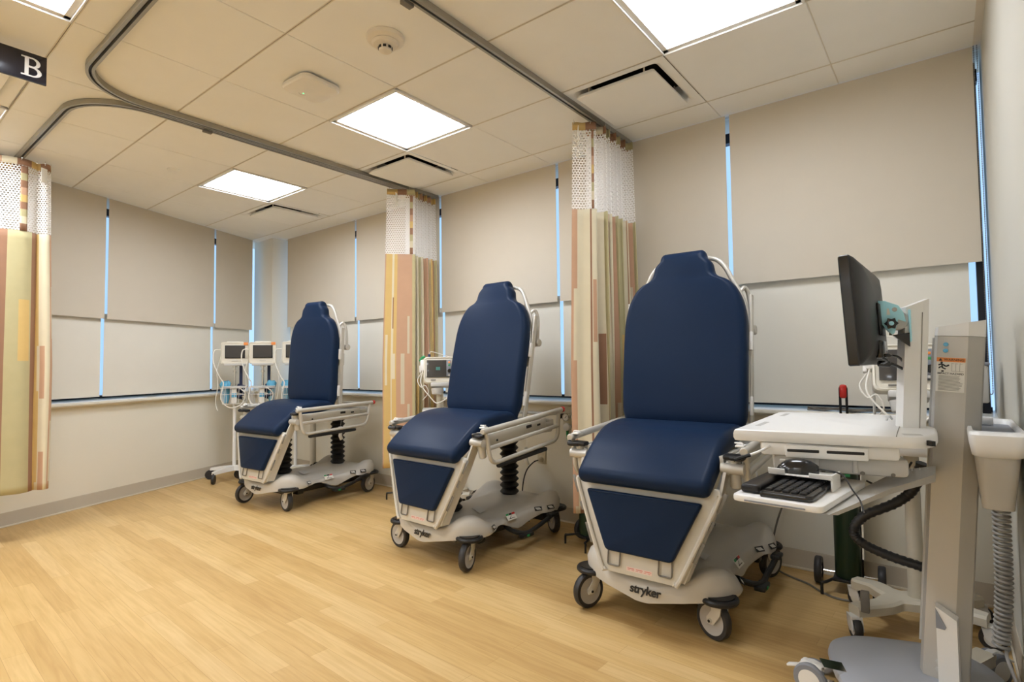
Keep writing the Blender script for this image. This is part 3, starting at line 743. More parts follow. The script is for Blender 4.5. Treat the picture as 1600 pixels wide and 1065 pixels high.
def recliner(label, loc, rz, lean, rail_tilt, cast):
    t = thing('stretcher_chair', label, 'recliner', loc, rz, 'navy stretcher chairs')
    # --- moulded base cover
    NY = 44; rings = []
    def hw(y):
        a = abs(y) / 0.52
        w = 0.262 + 0.092 * min(1, max(0, (abs(y) - 0.13) / 0.20)) ** 1.0 * (1 if True else 0)
        w = 0.262 + 0.095 * (0.5 - 0.5 * math.cos(PI * min(1, max(0, (abs(y) - 0.10) / 0.22))))
        return w * max(0.0, 1 - a ** 7) ** 0.5
    def dome(x, y):
        z = 0.0
        for sx in (-1, 1):
            for sy in (-1, 1):
                d2 = ((x - sx * 0.268) / 0.085) ** 2 + ((y - sy * 0.400) / 0.095) ** 2
                z += 0.060 * math.exp(-d2 ** 1.5 * 0.8)
        z += 0.028 * math.exp(-(x / 0.17) ** 4) * math.exp(-(y / 0.40) ** 6)
        z -= 0.030 * math.exp(-((abs(x) - 0.20) / 0.05) ** 2) * math.exp(-(y / 0.22) ** 4)
        return z
    def zbot(x, y, w):
        e = abs(x) / max(w, 1e-3)
        z = 0.168
        z -= 0.045 * math.exp(-(x / 0.17) ** 2) * (1 if y < 0 else 0.4) * min(1, abs(y) / 0.4) ** 3     # lower lip between the front domes
        z -= 0.055 * math.exp(-((y - 0.06) / 0.11) ** 2)                                               # side apron
        z += 0.018 * math.exp(-((y + 0.20) / 0.08) ** 2) + 0.02 * math.exp(-((y - 0.27) / 0.07) ** 2)
        return z
    for k in range(NY + 1):
        u = -1 + 2 * k / NY; y = 0.5195 * math.copysign(abs(u) ** 0.8, u); w = hw(y)
        ring = []; NX = 30
        if w < 0.01: w = 0.01
        edge = 0.05
        for i in range(NX + 1):
            sx = -1 + 2 * i / NX
            xx = w * math.copysign(abs(sx) ** 0.85, sx)
            # distance to outline -> rounded shoulder
            fx = max(0, (abs(xx) - (w - 0.065)) / 0.065); fy = max(0, (abs(y) - 0.44) / 0.08) * 0.9
            f = min(1, math.sqrt(fx * fx + fy * fy))
            top = 0.222 + dome(xx, y); sh = 1 - math.sqrt(max(0, 1 - f * f))
            z = top - sh * 0.045
            ring.append(V((xx, y, z)))
        for i in range(NX, -1, -2):
            sx = -1 + 2 * i / NX; xx = w * 0.985 * math.copysign(abs(sx) ** 0.85, sx)
            ring.append(V((xx, y, min(zbot(xx, y, w), 0.19))))
        rings.append(ring)
    MB().loft(rings).build('base_cover', M_['plast'], t, ang=50)
    b = MB(); b.box((0, 0.0, 0.130), (0.40, 0.74, 0.06), bev=0.02); b.box((0, -0.30, 0.135), (0.56, 0.06, 0.05), bev=0.01); b.box((0, 0.30, 0.135), (0.56, 0.06, 0.05), bev=0.01)
    b.build('undercarriage', M_['black'], t)
    for sx in (-1, 1):
        b = MB(); b.tube([(sx * 0.22, -0.03, 0.135), (sx * 0.30, -0.05, 0.125), (sx * 0.345, 0.02, 0.105), (sx * 0.35, 0.12, 0.12), (sx * 0.36, 0.24, 0.155), (sx * 0.35, 0.29, 0.165)], 0.014, n=10)
        b.box((sx * 0.352, 0.01, 0.10), (0.05, 0.10, 0.022), bev=0.006); b.box((sx * 0.362, 0.27, 0.168), (0.045, 0.08, 0.02), bev=0.006)
        p = b.build('foot_pedal', M_['black'], t)
        MB().box((sx * 0.3775, 0.275, 0.170), (0.004, 0.022, 0.014), bev=0.001).build('red_mark', M_['red'], p)
        MB().box((sx * 0.3785, 0.0, 0.102), (0.004, 0.022, 0.012), bev=0.001).build('green_mark', M_['green'], p)
    for (x, y, a) in zip((-0.290, 0.290, -0.285, 0.285), (-0.415, -0.415, 0.405, 0.405), cast): caster(t, x, y, a, 0.176)
    # base markings
    tm = text_mesh('stryker', 0.050, 0.0008, bold=0.0012, shear=0.12, spacing=0.95)
    X = frame_of((0.015, -0.5155, 0.172), (1, 0, 0), (0, -0.86, 0.5))
    X = Matrix.Translation((0.015, -0.522, 0.1735)) @ Matrix.Rotation(math.radians(84), 4, 'X')
    MB().mesh(tm, X).build('wordmark', M_['ink'], t, label='black wordmark lettering on the base front')
    for sx in (-1, 1):
        for (y, z, w, h, kind) in ((-0.265, 0.205, 0.045, 0.026, 0), (0.20, 0.207, 0.050, 0.028, 0), (0.275, 0.210, 0.052, 0.028, 0), (-0.02, 0.200, 0.085, 0.044, 1)):
            x = hw(y) - 0.004
            yy = y; slope = math.atan2(hw(y + 0.02) - hw(y - 0.02), 0.04)
            X = Matrix.Translation((sx * (x + 0.002), yy, z)) @ Matrix.Rotation(-sx * slope, 4, 'Z') @ Matrix.Rotation(sx * math.radians(-38), 4, 'Y')
            MB().box((0, 0, 0), (0.002, w, h), bev=0.0008, M=X).build('sticker', M_['paper'] if kind else M_['ink'], t)
            b = MB()
            if kind == 0:
                for q in (-0.012, -0.004, 0.004, 0.012): b.box((sx * 0.0012, q, 0), (0.0012, 0.004, h * 0.72), rot=Euler((0.7, 0, 0)), M=X)
                b.build('sticker_arrows', M_['paper'], t)
            else:
                b.box((sx * 0.0012, 0, -0.012), (0.0012, 0.05, 0.003), M=X); b.box((sx * 0.0012, -0.01, -0.004), (0.0012, 0.03, 0.003), rot=Euler((0.6, 0, 0)), M=X)
                b.box((sx * 0.0012, 0, 0.015), (0.0012, 0.026, 0.012), M=X); b.build('sticker_print', M_['ink'], t)
                MB().box((sx * 0.0012, -0.028, 0.015), (0.0012, 0.026, 0.012), M=X).build('green_field', M_['green'], t)
                MB().box((sx * 0.0012, 0.028, 0.015), (0.0012, 0.026, 0.012), M=X).build('red_field', M_['red'], t)
    MB().box((0.13, -0.17, 0.252), (0.075, 0.055, 0.002), rot=Euler((0.1, 0.25, 0)), bev=0.0008).build('rating_plate', M_['greyp'], t)
    # --- lift columns
    for y in (-0.27, 0.27):
        pr = [(0, 0.225), (0.070, 0.225), (0.072, 0.24)]
        z = 0.245
        while z < 0.67:
            pr += [(0.046, z), (0.064, z + 0.018), (0.064, z + 0.024)]; z += 0.042
        pr += [(0.05, 0.69), (0, 0.69)]
        MB().lathe(pr, 28, Matrix.Translation((0, y, 0))).build('bellows', M_['black'], t)
    # --- litter frame
    b = MB()
    for sx in (-1, 1):
        b.box((sx * 0.300, -0.03, 0.715), (0.035, 0.74, 0.060), bev=0.006); b.box((sx * 0.322, -0.03, 0.742), (0.012, 0.70, 0.018), bev=0.003)
        b.cyl((sx * 0.31, -0.41, 0.70), (sx * 0.40, -0.41, 0.70), 0.022, n=16)
    b.box((0, 0.27, 0.70), (0.58, 0.16, 0.03), bev=0.005); b.box((0, -0.27, 0.70), (0.58, 0.16, 0.03), bev=0.005); b.box((0, 0.0, 0.735), (0.56, 0.60, 0.015), bev=0.004)
    b.box((0, 0.36, 0.735), (0.60, 0.05, 0.06), bev=0.01)
    b.box((0.10, 0.42, 0.790), (0.36, 0.10, 0.012), bev=0.005)
    b.build('litter_frame', M_['steel'], t)
    # --- leg rest tray with its pad
    zt, zb = 0.625, 0.230; yt, yb = -0.475, -0.545
    ang = math.atan2(yb - yt, zt - zb)
    MP = frame_of((0, yt, zt), (1, 0, 0), (0, -1, math.tan(-0.17)))          # local x right, y up the tray, z out of the face
    MP = Matrix.Translation((0, yb, zb)) @ Matrix(((1, 0, 0, 0), (0, math.sin(ang) * -1 * -1, -math.cos(ang), 0), (0, math.cos(ang), math.sin(ang) * 1, 0), (0, 0, 0, 1)))
    Lh = math.hypot(yt - yb, zt - zb)
    MP = Matrix.Translation((0, yb, zb)) @ Matrix(((1, 0, 0, 0), (0, (yt - yb) / Lh, -(zt - zb) / Lh, 0), (0, (zt - zb) / Lh, (yt - yb) / Lh, 0), (0, 0, 0, 1)))
    pl = fillet([(-0.10, 0, 0), (-0.172, 0, 0), (-0.325, Lh - 0.05, 0), (-0.325, Lh, 0), (0.325, Lh, 0), (0.325, Lh - 0.05, 0), (0.172, 0, 0), (0.10, 0, 0)], 0.04)
    b = MB(); b.prism([(p.x, p.y) for p in pl], -0.028, 0.0, M=MP, bev=0.006)
    # raised side flanges
    for sx in (-1, 1):
        b.tube([MP @ V((sx * 0.150, 0.012, 0.004)), MP @ V((sx * 0.178, 0.03, 0.004)), MP @ V((sx * 0.312, Lh - 0.06, 0.004)), MP @ V((sx * 0.318, Lh - 0.02, 0.004))], 0.010, n=8, res=3)
        b.box(MP @ V((sx * 0.262, Lh * 0.60, -0.045)), (0.012, 0.11, 0.36), rot=Euler((-(PI / 2 - math.atan2(zt - zb, yt - yb)), 0, 0)) , bev=0.004) if False else None
    # side arms sweeping back to the hinge
    for sx in (-1, 1):
        pts = [(-0.535, 0.245), (-0.500, 0.44), (-0.470, 0.585), (-0.415, 0.715), (-0.375, 0.735), (-0.360, 0.705), (-0.415, 0.56), (-0.445, 0.40), (-0.475, 0.24)]
        x0 = 0.190; arm = []
        bmv = []
        for thick in (0, 1):
            for (yy, zz) in pts:
                f = (zz - 0.222) / 0.40; xx = (0.172 + 0.153 * min(1.0, f)) + (0.012 if thick else 0.0)
                bmv.append(b.bm.verts.new((sx * xx, yy, zz)))
        n = len(pts); A, Bv = bmv[:n], bmv[n:]
        b.bm.faces.new(A); b.bm.faces.new(list(reversed(Bv)))
        for i in range(n): b.bm.faces.new((A[i], A[(i + 1) % n], Bv[(i + 1) % n], Bv[i]))
    b.build('leg_rest_tray', M_['tray'], t)
    for sx in (-1, 1):
        for y0, y1 in ((0.10, 0.19), (0.235, 0.275), (0.31, 0.39)):
            p = MP @ V((sx * (0.186 + 0.153 * (y0 + y1) / 2 / Lh * 1.12), (y0 + y1) / 2, 0.0022))
            a = math.atan2(0.153, Lh - 0.05)
            X = MP @ Matrix.Translation((sx * (0.196 + 0.146 * ((y0 + y1) / 2) / (Lh - 0.05)) - sx * 0.010, (y0 + y1) / 2, 0.0008)) @ Matrix.Rotation(-sx * a, 4, 'Z')
            MB().box((0, 0, 0), (0.016, y1 - y0, 0.0025), bev=0.001, M=X).build('tray_slot', M_['cable'], t)
    pp = fillet([(-0.10, 0.09, 0), (-0.148, 0.09, 0), (-0.262, 0.338, 0), (0.262, 0.338, 0), (0.148, 0.09, 0), (0.10, 0.09, 0)], 0.018)
    MB().prism([(p.x, p.y) for p in pp], 0.001, 0.034, M=MP, bev=0.010, seg=3).build('leg_pad', M_['navy'], t)
    for sx in (-1, 1):
        b = MB(); b.tube([MP @ V(p) for p in fillet([(sx * 0.115 - 0.028, 0.10, 0.008), (sx * 0.115 - 0.028, 0.030, 0.008), (sx * 0.115 + 0.028, 0.030, 0.008), (sx * 0.115 + 0.028, 0.10, 0.008)], 0.010)], 0.0036, n=8, smooth=False)
        b.build('wire_loop', M_['cable'], t)
    MB().box((0, 0, 0), (0.115, 0.017, 0.0015), M=MP @ Matrix.Translation((0.0, 0.028, 0.0010))).build('caution_label', M_['pinkpaper'], t)
    b = MB()
    for i in range(3): b.box((0, 0, 0), (0.030, 0.0024, 0.0015), M=MP @ Matrix.Translation((-0.037 + 0.038 * i, 0.031, 0.0016)))
    for i in range(6): b.box((0, 0, 0), (0.012, 0.0015, 0.0015), M=MP @ Matrix.Translation((-0.045 + 0.018 * i, 0.025, 0.0016)))
    b.build('caution_print', M_['redink'], t)
    MB().box(MP @ V((-0.005, 0.375, 0.012)), (0.062, 0.012, 0.010), bev=0.002).build('release_tab', M_['paper'], t)
    # --- seat pad
    P = [(-0.005, 0.800), (-0.09, 0.800), (-0.19, 0.792), (-0.28, 0.775), (-0.36, 0.735), (-0.425, 0.690), (-0.475, 0.655), (-0.505, 0.632)]
    HW = [0.296, 0.304, 0.305, 0.304, 0.302, 0.301, 0.299, 0.297]; HT = [0.034, 0.046, 0.050, 0.050, 0.048, 0.046, 0.044, 0.042]
    D = densify([(p[0], p[1], w, h) for p, w, h in zip(P, HW, HT)], 5)
    st = []
    for k, (y, z, w, h) in enumerate(D):
        a = D[max(k - 1, 0)]; c = D[min(k + 1, len(D) - 1)]; d = V((c[0] - a[0], c[1] - a[1])).normalized(); nn = (d.y, -d.x)
        st.append(((y, z), nn, w, h))
    pad(st, 0.034).build('seat_pad', M_['navy'], t, ang=80)
    # --- back pad (tilted assembly)
    ML_ = Matrix.Translation((0, -0.005, 0.795)) @ Matrix.Rotation(-lean, 4, 'X')    # local z up the back, -y = front
    prof = [(0.030, 0.300), (0.08, 0.312), (0.18, 0.316), (0.35, 0.317), (0.47, 0.316), (0.55, 0.312), (0.63, 0.297), (0.69, 0.271), (0.725, 0.246), (0.748, 0.218), (0.764, 0.184), (0.785, 0.162), (0.815, 0.154), (0.840, 0.146), (0.868, 0.120)]
    D = densify([(0.0, z, w, 0.045 if z > 0.06 else 0.036) for z, w in prof], 4)
    st = [((y - 0.005 * math.sin(min(1, z / 0.5) * PI) , z), (-1, 0), w, h) for y, z, w, h in D]
    o = pad(st, 0.036)
    o.bm.transform(ML_); o.build('back_pad', M_['navy'], t, ang=80)
    b = MB()
    b.box((0, 0.058, 0.32), (0.54, 0.022, 0.54), bev=0.008)
    for sx in (-1, 1):
        b.box((sx * 0.318, 0.052, 0.34), (0.014, 0.036, 0.66), bev=0.004)
    lo = [(-0.312, 0.055, 0.50), (-0.300, 0.055, 0.58), (-0.265, 0.056, 0.68), (-0.228, 0.056, 0.755), (-0.192, 0.056, 0.825), (-0.150, 0.056, 0.868), (-0.09, 0.056, 0.882)]
    b.tube(lo + [(0, 0.056, 0.884)] + [(-p[0], p[1], p[2]) for p in reversed(lo)], 0.0125, n=12)
    b.bm.transform(ML_); b.build('back_frame', M_['steel'], t)
    for sx in (-1, 1):
        b = MB(); b.tube([(sx * 0.262, 0.060, 0.69), (sx * 0.278, 0.078, 0.715), (sx * 0.290, 0.096, 0.695), (sx * 0.298, 0.108, 0.64), (sx * 0.301, 0.113, 0.56), (sx * 0.302, 0.113, 0.515)], 0.0105, n=10)
        b.cyl((sx * 0.280, 0.113, 0.505), (sx * 0.326, 0.113, 0.505), 0.025, n=20, bev=0.005)
        b.bm.transform(ML_); b.build('push_handle', M_['steel'], t)
        b = MB()
        for z in (0.13, 0.44): b.box((sx * 0.324, 0.028, z), (0.014, 0.022, 0.090), bev=0.004)
        b.bm.transform(ML_); b.build('cover_clip', M_['whitep'], t)
    MB().box((0.25, 0.088, 0.40), (0.08, 0.04, 0.11), bev=0.01, M=ML_).build('control_box', M_['greyp'], t)
    # --- side rails
    for sx in (-1, 1):
        X = Matrix.Translation((sx * 0.402, -0.06, 0.79)) @ Matrix.Rotation(rail_tilt, 4, 'X') @ Matrix.Translation((-sx * 0.402, 0.06, -0.79))
        b = MB(); x = sx * 0.402
        b.cyl((x, -0.425, 0.795), (x, 0.330, 0.800), 0.0165, n=16, bev=0.003)
        b.tube(fillet([(x, -0.395, 0.795), (x, -0.372, 0.605), (x, 0.265, 0.615), (x, 0.300, 0.800)], 0.06, 6), 0.0125, n=12, smooth=False)
        b.cyl((x, -0.383, 0.695), (x, 0.284, 0.704), 0.0125, n=12)
        b.bm.transform(X); r_ = b.build('side_rail', M_['steel'], t)
        MB().box((x, -0.09, 0.585), (0.030, 0.46, 0.026), bev=0.011, M=X).build('rail_bumper', M_['black'], t)
        MB().cyl(X @ V((x, 0.330, 0.800)), X @ V((x, 0.352, 0.800)), 0.018, n=16, bev=0.004).build('rail_knob', M_['red'], t)
        b = MB(); b.tube([(x, -0.425, 0.775), (x - sx * 0.01, -0.440, 0.770), (x - sx * 0.05, -0.425, 0.768)], 0.011, n=10); b.box((x - sx * 0.045, -0.405, 0.768), (0.075, 0.05, 0.020), bev=0.007)
        b.bm.transform(X); b.build('rail_hinge_cap', M_['black'], t)
        b = MB(); b.tube([(x - sx * 0.010, -0.40, 0.812), (x - sx * 0.012, -0.395, 0.824), (x - sx * 0.04, -0.39, 0.823), (x - sx * 0.04, -0.35, 0.816)], 0.0035, n=8)
        b.box((x - sx * 0.02, -0.39, 0.813), (0.035, 0.035, 0.008), bev=0.003); b.bm.transform(X); b.build('rail_latch', M_['whitep'], t)
        b = MB(); b.cyl((x - sx * 0.045, -0.40, 0.765), (x - sx * 0.045, -0.385, 0.64), 0.022, n=16, bev=0.004); b.box((x - sx * 0.062, -0.38, 0.72), (0.03, 0.05, 0.06), bev=0.006); b.bm.transform(X)
        b.build('rail_support', M_['steel'], t)
        MB().box((sx * 0.335, -0.06, 0.715), (0.010, 0.60, 0.085), bev=0.004, M=X).build('side_panel', M_['tray'], t)
        for yy, zz, ww, hh in ((0.06, 0.735, 0.05, 0.018), (0.16, 0.728, 0.03, 0.012), (-0.24, 0.71, 0.012, 0.012)):
            MB().box((sx * 0.3415, yy, zz), (0.003, ww, hh), M=X).build('panel_mark', M_['ink'], t)
    # paper tag on a cord
    b = MB(); b.loft([[V((0.335, 0.02, 0.62)), V((0.335, 0.055, 0.62))], [V((0.342, 0.022, 0.58)), V((0.340, 0.057, 0.58))], [V((0.334, 0.020, 0.54)), V((0.336, 0.055, 0.545))], [V((0.345, 0.03, 0.505)), V((0.345, 0.062, 0.512))]], closed=False)
    o = b.build('paper_tag', M_['paper'], t); d = o.modifiers.new('Solidify', 'SOLIDIFY'); d.thickness = 0.001
    MB().tube([(0.335, 0.04, 0.62), (0.338, 0.045, 0.66), (0.33, 0.05, 0.70)], 0.0012, n=6).build('tag_string', M_['wcable'], t)
    return t
recliner('navy stretcher chair nearest the viewer, beside the computer cart', (1.785, -0.655, 0), math.radians(1.0), math.radians(5.5), math.radians(3.5), (-1.95, 2.75, 1.9, 1.2))
recliner('navy reclined stretcher chair in the middle of the row, in front of the middle curtain', (0.45, -0.665, 0), math.radians(-1.8), math.radians(11.5), math.radians(5.0), (3.1, -1.25, 1.3, 2.6))
recliner('navy upright stretcher chair farthest away, in front of the corner monitor stands', (-1.55, -0.650, 0), math.radians(3.5), math.radians(2.5), math.radians(1.2), (-1.5, 3.0, 1.4, -1.4))

# ------------------------------------------------------------------ computer cart
cart = thing('computer_cart', 'white and grey computer cart on wheels with tall column, at the right edge', 'computer cart', (2.80, -1.06, 0))
B = lambda b, n, m, p=cart, **k: b.build(n, M_[m], p, world=True, **k)
# base plate, legs, casters
def sup(cx, cy, a, b_, e, rot, n=48):
    o = []
    for k in range(n):
        t_ = 2 * PI * k / n; c, s = math.cos(t_), math.sin(t_)
        x = a * math.copysign(abs(c) ** (2 / e), c); y = b_ * math.copysign(abs(s) ** (2 / e), s)
        o.append((cx + x * math.cos(rot) - y * math.sin(rot), cy + x * math.sin(rot) + y * math.cos(rot)))
    return o
RB = math.radians(20); CB = (2.742, -1.115)
rings = []
for f, z in ((0.0, 0.065), (0.90, 0.062), (0.985, 0.070), (1.0, 0.082), (0.985, 0.096), (0.93, 0.107), (0.70, 0.117), (0.35, 0.122), (0.0, 0.123)):
    rings.append([V((x, y, z)) for x, y in sup(CB[0], CB[1], max(0.252 * f, 0.002), max(0.272 * f, 0.002), 3.4, RB)])
B(MB().loft(rings), 'base_plate', 'cartbase')
def cart_leg(px, py, a):
    d = V((px - CB[0], py - CB[1], 0)); u = d.normalized(); n = V((-u.y, u.x, 0))
    b = MB(); s0 = V((CB[0], CB[1], 0)) + u * 0.15; e0 = V((px, py, 0)) - u * 0.008
    rings = []
    for q, w_, z0, z1 in ((s0, 0.032, 0.066, 0.100), (e0, 0.030, 0.078, 0.116)):
        rings.append([q + n * w_ + V((0, 0, z0)), q + n * w_ + V((0, 0, z1)), q - n * w_ + V((0, 0, z1)), q - n * w_ + V((0, 0, z0))])
    b.loft(rings); B(b, 'leg', 'chrome')
    c = V((px, py, 0)); M = Matrix.Translation(c) @ Matrix.Rotation(a, 4, 'Z')
    e = bpy.data.objects.new('caster', None); COL.objects.link(e); e.parent = cart; e.matrix_local = world_of(cart).inverted() @ M
    b = MB()
    for s in (-1, 1):
        X = Matrix.Translation((0.02, s * 0.021, 0.055)) @ Matrix.Rotation(PI / 2, 4, 'X')
        w_ = 0.011; b.lathe([(0.036, -w_), (0.050, -w_), (0.055, -w_ * 0.5), (0.055, w_ * 0.5), (0.050, w_), (0.036, w_), (0.036, -w_)], 36, X)
    b.build('tyre', M_['bin'], e)
    b = MB()
    for s in (-1, 1):
        X = Matrix.Translation((0.02, s * 0.021, 0.055)) @ Matrix.Rotation(PI / 2, 4, 'X'); b.lathe([(0, -0.012), (0.036, -0.011), (0.036, 0.011), (0, 0.012)], 28, X)
    b.build('wheel_hub', M_['whitep'], e)
    b = MB(); b.loft([[V((0.02 + r * math.cos(t_) , s, 0.055 + r * math.sin(t_))) for t_ in [k * PI / 10 for k in range(11)] for r in (0.058,)] + [V((-0.02, s, 0.06)), V((0.0, s, 0.05))] for s in (-0.012, 0.012)])
    b.cyl((0, 0, 0.07), (0, 0, 0.10), 0.016, n=16); b.box((0.02, 0, 0.095), (0.075, 0.04, 0.03), bev=0.010); b.build('hood', M_['whitep'], e)
    MB().box((0.085, 0, 0.075), (0.045, 0.022, 0.008), rot=Euler((0, 0.35, 0)), bev=0.003).build('brake_lever', M_['whitep'], e)
cart_leg(2.465, -1.235, 2.9); cart_leg(2.94, -1.39, 5.0); cart_leg(2.915, -0.80, 0.9); cart_leg(2.62, -1.42, 4.2)
# column
CX, CY = 2.838, -1.075
col = [(CX - 0.066, CY - 0.02), (CX - 0.058, CY - 0.052), (CX + 0.018, CY - 0.064), (CX + 0.056, CY - 0.044), (CX + 0.060, CY - 0.036), (CX + 0.060, CY + 0.055), (CX + 0.052, CY + 0.062), (CX - 0.05, CY + 0.062), (CX - 0.064, CY + 0.052)]
LEAN = Matrix.Translation((CX, CY, 0.65)) @ Matrix.Rotation(math.radians(4.0), 4, 'Y') @ Matrix.Translation((-CX, -CY, -0.65))
def inset(poly, k): return [(CX + (x - CX) * k, CY + (y - CY) * k) for x, y in poly]
b = MB().prism(col, 0.118, 1.205, bev=0.002); b.bm.transform(LEAN); B(b, 'column', 'column', ang=12)
b = MB(); b.loft([[V((x, y, 1.2055)) for x, y in inset(col, 1.01)], [V((x, y, 1.232 + 0.025 * (x - CX + 0.066) / 0.12)) for x, y in inset(col, 0.99)]]); b.bm.transform(LEAN); B(b, 'column_cap', 'whitep', ang=20)
b = MB(); b.box((CX - 0.0695, CY + 0.015, 0.70), (0.006, 0.012, 1.0)); b.bm.transform(LEAN); B(b, 'column_channel', 'greyp')
# left-hand lit face frame: along from second to third vertex
FA, FB = V((col[1][0], col[1][1], 0)), V((col[2][0], col[2][1], 0)); FD = V((col[2][0], col[2][1], 0))
def face(A, Bq, z, off=0.0012):
    x = (Bq - A); return LEAN @ frame_of((A + Bq) / 2 + V((0, 0, z)) + V((x.y, -x.x, 0)).normalized() * off, x, V((x.y, -x.x, 0)))
F1 = lambda z, off=0.0012: face(FA, FD, z, off)
wid = (FD - FA).length
for z in (1.178, 1.158):
    B(MB().lathe([(0, -0.002), (0.0065, -0.001), (0.0065, 0.002), (0.004, 0.003), (0, 0.002)], 16, F1(z, 0.004) @ Matrix.Translation((-0.016, 0, 0))), 'screw', 'bag')
LX = -0.002
X = F1(1.082, 0.0012) @ Matrix.Translation((LX, 0, 0))
B(MB().box((0, 0, 0), (0.072, 0.108, 0.0008), M=X), 'warning_label', 'paper')
wl = cart.children[-1]
b = MB().box((0, 0.0475, 0.0007), (0.072, 0.013, 0.0008), M=X); B(b, 'orange_band', 'orange', wl)
b = MB(); b.mesh(text_mesh('WARNING', 0.0105, 0.0003, 0.0001), X @ Matrix.Translation((0.008, 0.0475, 0.0014))); B(b, 'heading_text', 'ink', wl)
b = MB(); b.prism([(-0.031, 0.0435), (-0.021, 0.0435), (-0.026, 0.0525)], 0.0011, 0.0015, M=X); B(b, 'warning_triangle', 'ink', wl)
b = MB()
b.tube([X @ V(p) for p in ((-0.031, 0.030, 0.001), (-0.022, 0.033, 0.001), (-0.012, 0.027, 0.001), (-0.004, 0.031, 0.001))], 0.0022, n=6)
b.tube([X @ V(p) for p in ((-0.022, 0.033, 0.001), (-0.020, 0.022, 0.001), (-0.012, 0.018, 0.001))], 0.0020, n=6)
b.tube([X @ V(p) for p in ((-0.030, 0.020, 0.001), (-0.026, 0.024, 0.001), (-0.022, 0.024, 0.001))], 0.0018, n=6)
b.lathe([(0, 0), (0.0032, 0.0), (0.0032, 0.001), (0, 0.001)], 14, X @ Matrix.Translation((-0.023, 0.038, 0.0006))); b.box((-0.020, 0.011, 0.0008), (0.006, 0.005, 0.0008), M=X)
B(b, 'hazard_figure', 'ink', wl)
b = MB()
for u in (0.003, 0.013, 0.023): b.box((u, 0.025, 0.0008), (0.0007, 0.026, 0.0006), M=X); b.box((u + 0.003, 0.036, 0.0008), (0.006, 0.0007, 0.0006), M=X)
b.box((0.018, 0.012, 0.0008), (0.030, 0.0007, 0.0006), M=X); B(b, 'diagram_lines', 'cable', wl)
b = MB(); b.mesh(text_mesh('IMPACT HAZARD', 0.0085, 0.0003, 0.0001), X @ Matrix.Translation((0, 0.0035, 0.0008))); B(b, 'subheading_text', 'ink', wl)
b = MB(); rnd = random.Random(4)
for i in range(13):
    w_ = 0.050 + 0.012 * rnd.random(); b.box((0.0015 - (0.062 - w_) / 2, -0.004 - i * 0.0037, 0.0008), (w_, 0.0011, 0.0005), M=X)
B(b, 'small_print', 'cable', wl)
for z in (0.175, 0.150): B(MB().lathe([(0, 0), (0.008, 0), (0.007, 0.003), (0, 0.004)], 18, F1(z, 0.001) @ Matrix.Translation((0.0, 0, 0))), 'bolt', 'greyp')
# cable cover at the foot of the column
ed = (FD - FA).normalized(); nf = V((ed.y, -ed.x, 0))
o = FD - ed * 0.004 + nf * 0.004 + V((-0.037, 0, 0))
cv = [o - ed * 0.030, o + ed * 0.026, o + ed * 0.026 + nf * 0.030, o - ed * 0.026 + nf * 0.030]
b = MB(); b.loft([[p + V((0, 0, 0.118)) for p in cv], [p + V((0, 0, 0.30)) for p in cv], [cv[0] + V((0, 0, 0.365)), cv[1] + V((0, 0, 0.335)), cv[2] + V((0, 0, 0.330)), cv[3] + V((0, 0, 0.360))]])
B(b, 'cable_cover', 'whitep', ang=20)
b = MB(); b.prism([(-0.016, -0.030), (0.006, -0.030), (0.010, -0.022), (-0.016, 0.030)], 0.0, 0.002, M=frame_of(o - ed * 0.010 + nf * 0.0305 + V((0, 0, 0.325)), ed, nf)); B(b, 'cover_opening', 'bin', ang=20)
b = MB(); b.mesh(text_mesh('RETRACT', 0.020, 0.0004), Matrix.Translation((2.665, -1.165, 0.1195)) @ Matrix.Rotation(math.radians(62), 4, 'Z')); B(b, 'base_marking', 'bin')
# work surface
surf = [(2.305, -1.595), (2.735, -1.500), (2.792, -1.455), (2.812, -1.385), (2.808, -1.19), (2.775, -1.135), (2.712, -1.10), (2.702, -0.80), (2.675, -0.775), (2.300, -0.835), (2.280, -0.87)]
sp = fillet([(p[0], p[1], 0) for p in surf + [surf[0], surf[1]]], 0.03, 4)[5:-5]
sp = [(p.x, p.y) for p in sp]
def scale_poly(poly, k, c=(2.54, -1.2)): return [(c[0] + (x - c[0]) * k, c[1] + (y - c[1]) * k) for x, y in poly]
b = MB(); b.loft([[V((x, y, z)) for x, y in scale_poly(sp, k)] for k, z in ((0.955, 0.884), (0.985, 0.886), (1.0, 0.896), (1.0, 0.908), (0.99, 0.917), (0.975, 0.920))]); B(b, 'work_surface', 'white', ang=30)
b = MB(); b.tube([(2.722, -1.495, 0.9195), (2.716, -1.30, 0.9205), (2.712, -1.12, 0.9205)], 0.0012, n=6); B(b, 'surface_seam', 'cable')
B(MB().box((2.755, -1.43, 0.9195), (0.045, 0.030, 0.002), rot=Euler((0, 0, 0.25))), 'card_pocket', 'greyp')
B(MB().box((2.340, -1.36, 0.9195), (0.016, 0.14, 0.002), rot=Euler((0, 0, 0.03))), 'grip_strip', 'greyp')
B(MB().box((2.330, -0.98, 0.9195), (0.016, 0.12, 0.002), rot=Euler((0, 0, 0.03))), 'grip_strip', 'greyp')
b = MB().box((2.795, -1.455, 0.902), (0.010, 0.028, 0.014), rot=Euler((0, 0, 0.65))); B(b, 'socket', 'black')
b = MB(); b.tube([(2.665, -1.02, 0.918), (2.668, -1.03, 0.934), (2.676, -1.04, 0.936), (2.682, -1.03, 0.926)], 0.004, n=8); B(b, 'cable_clip', 'greyp')
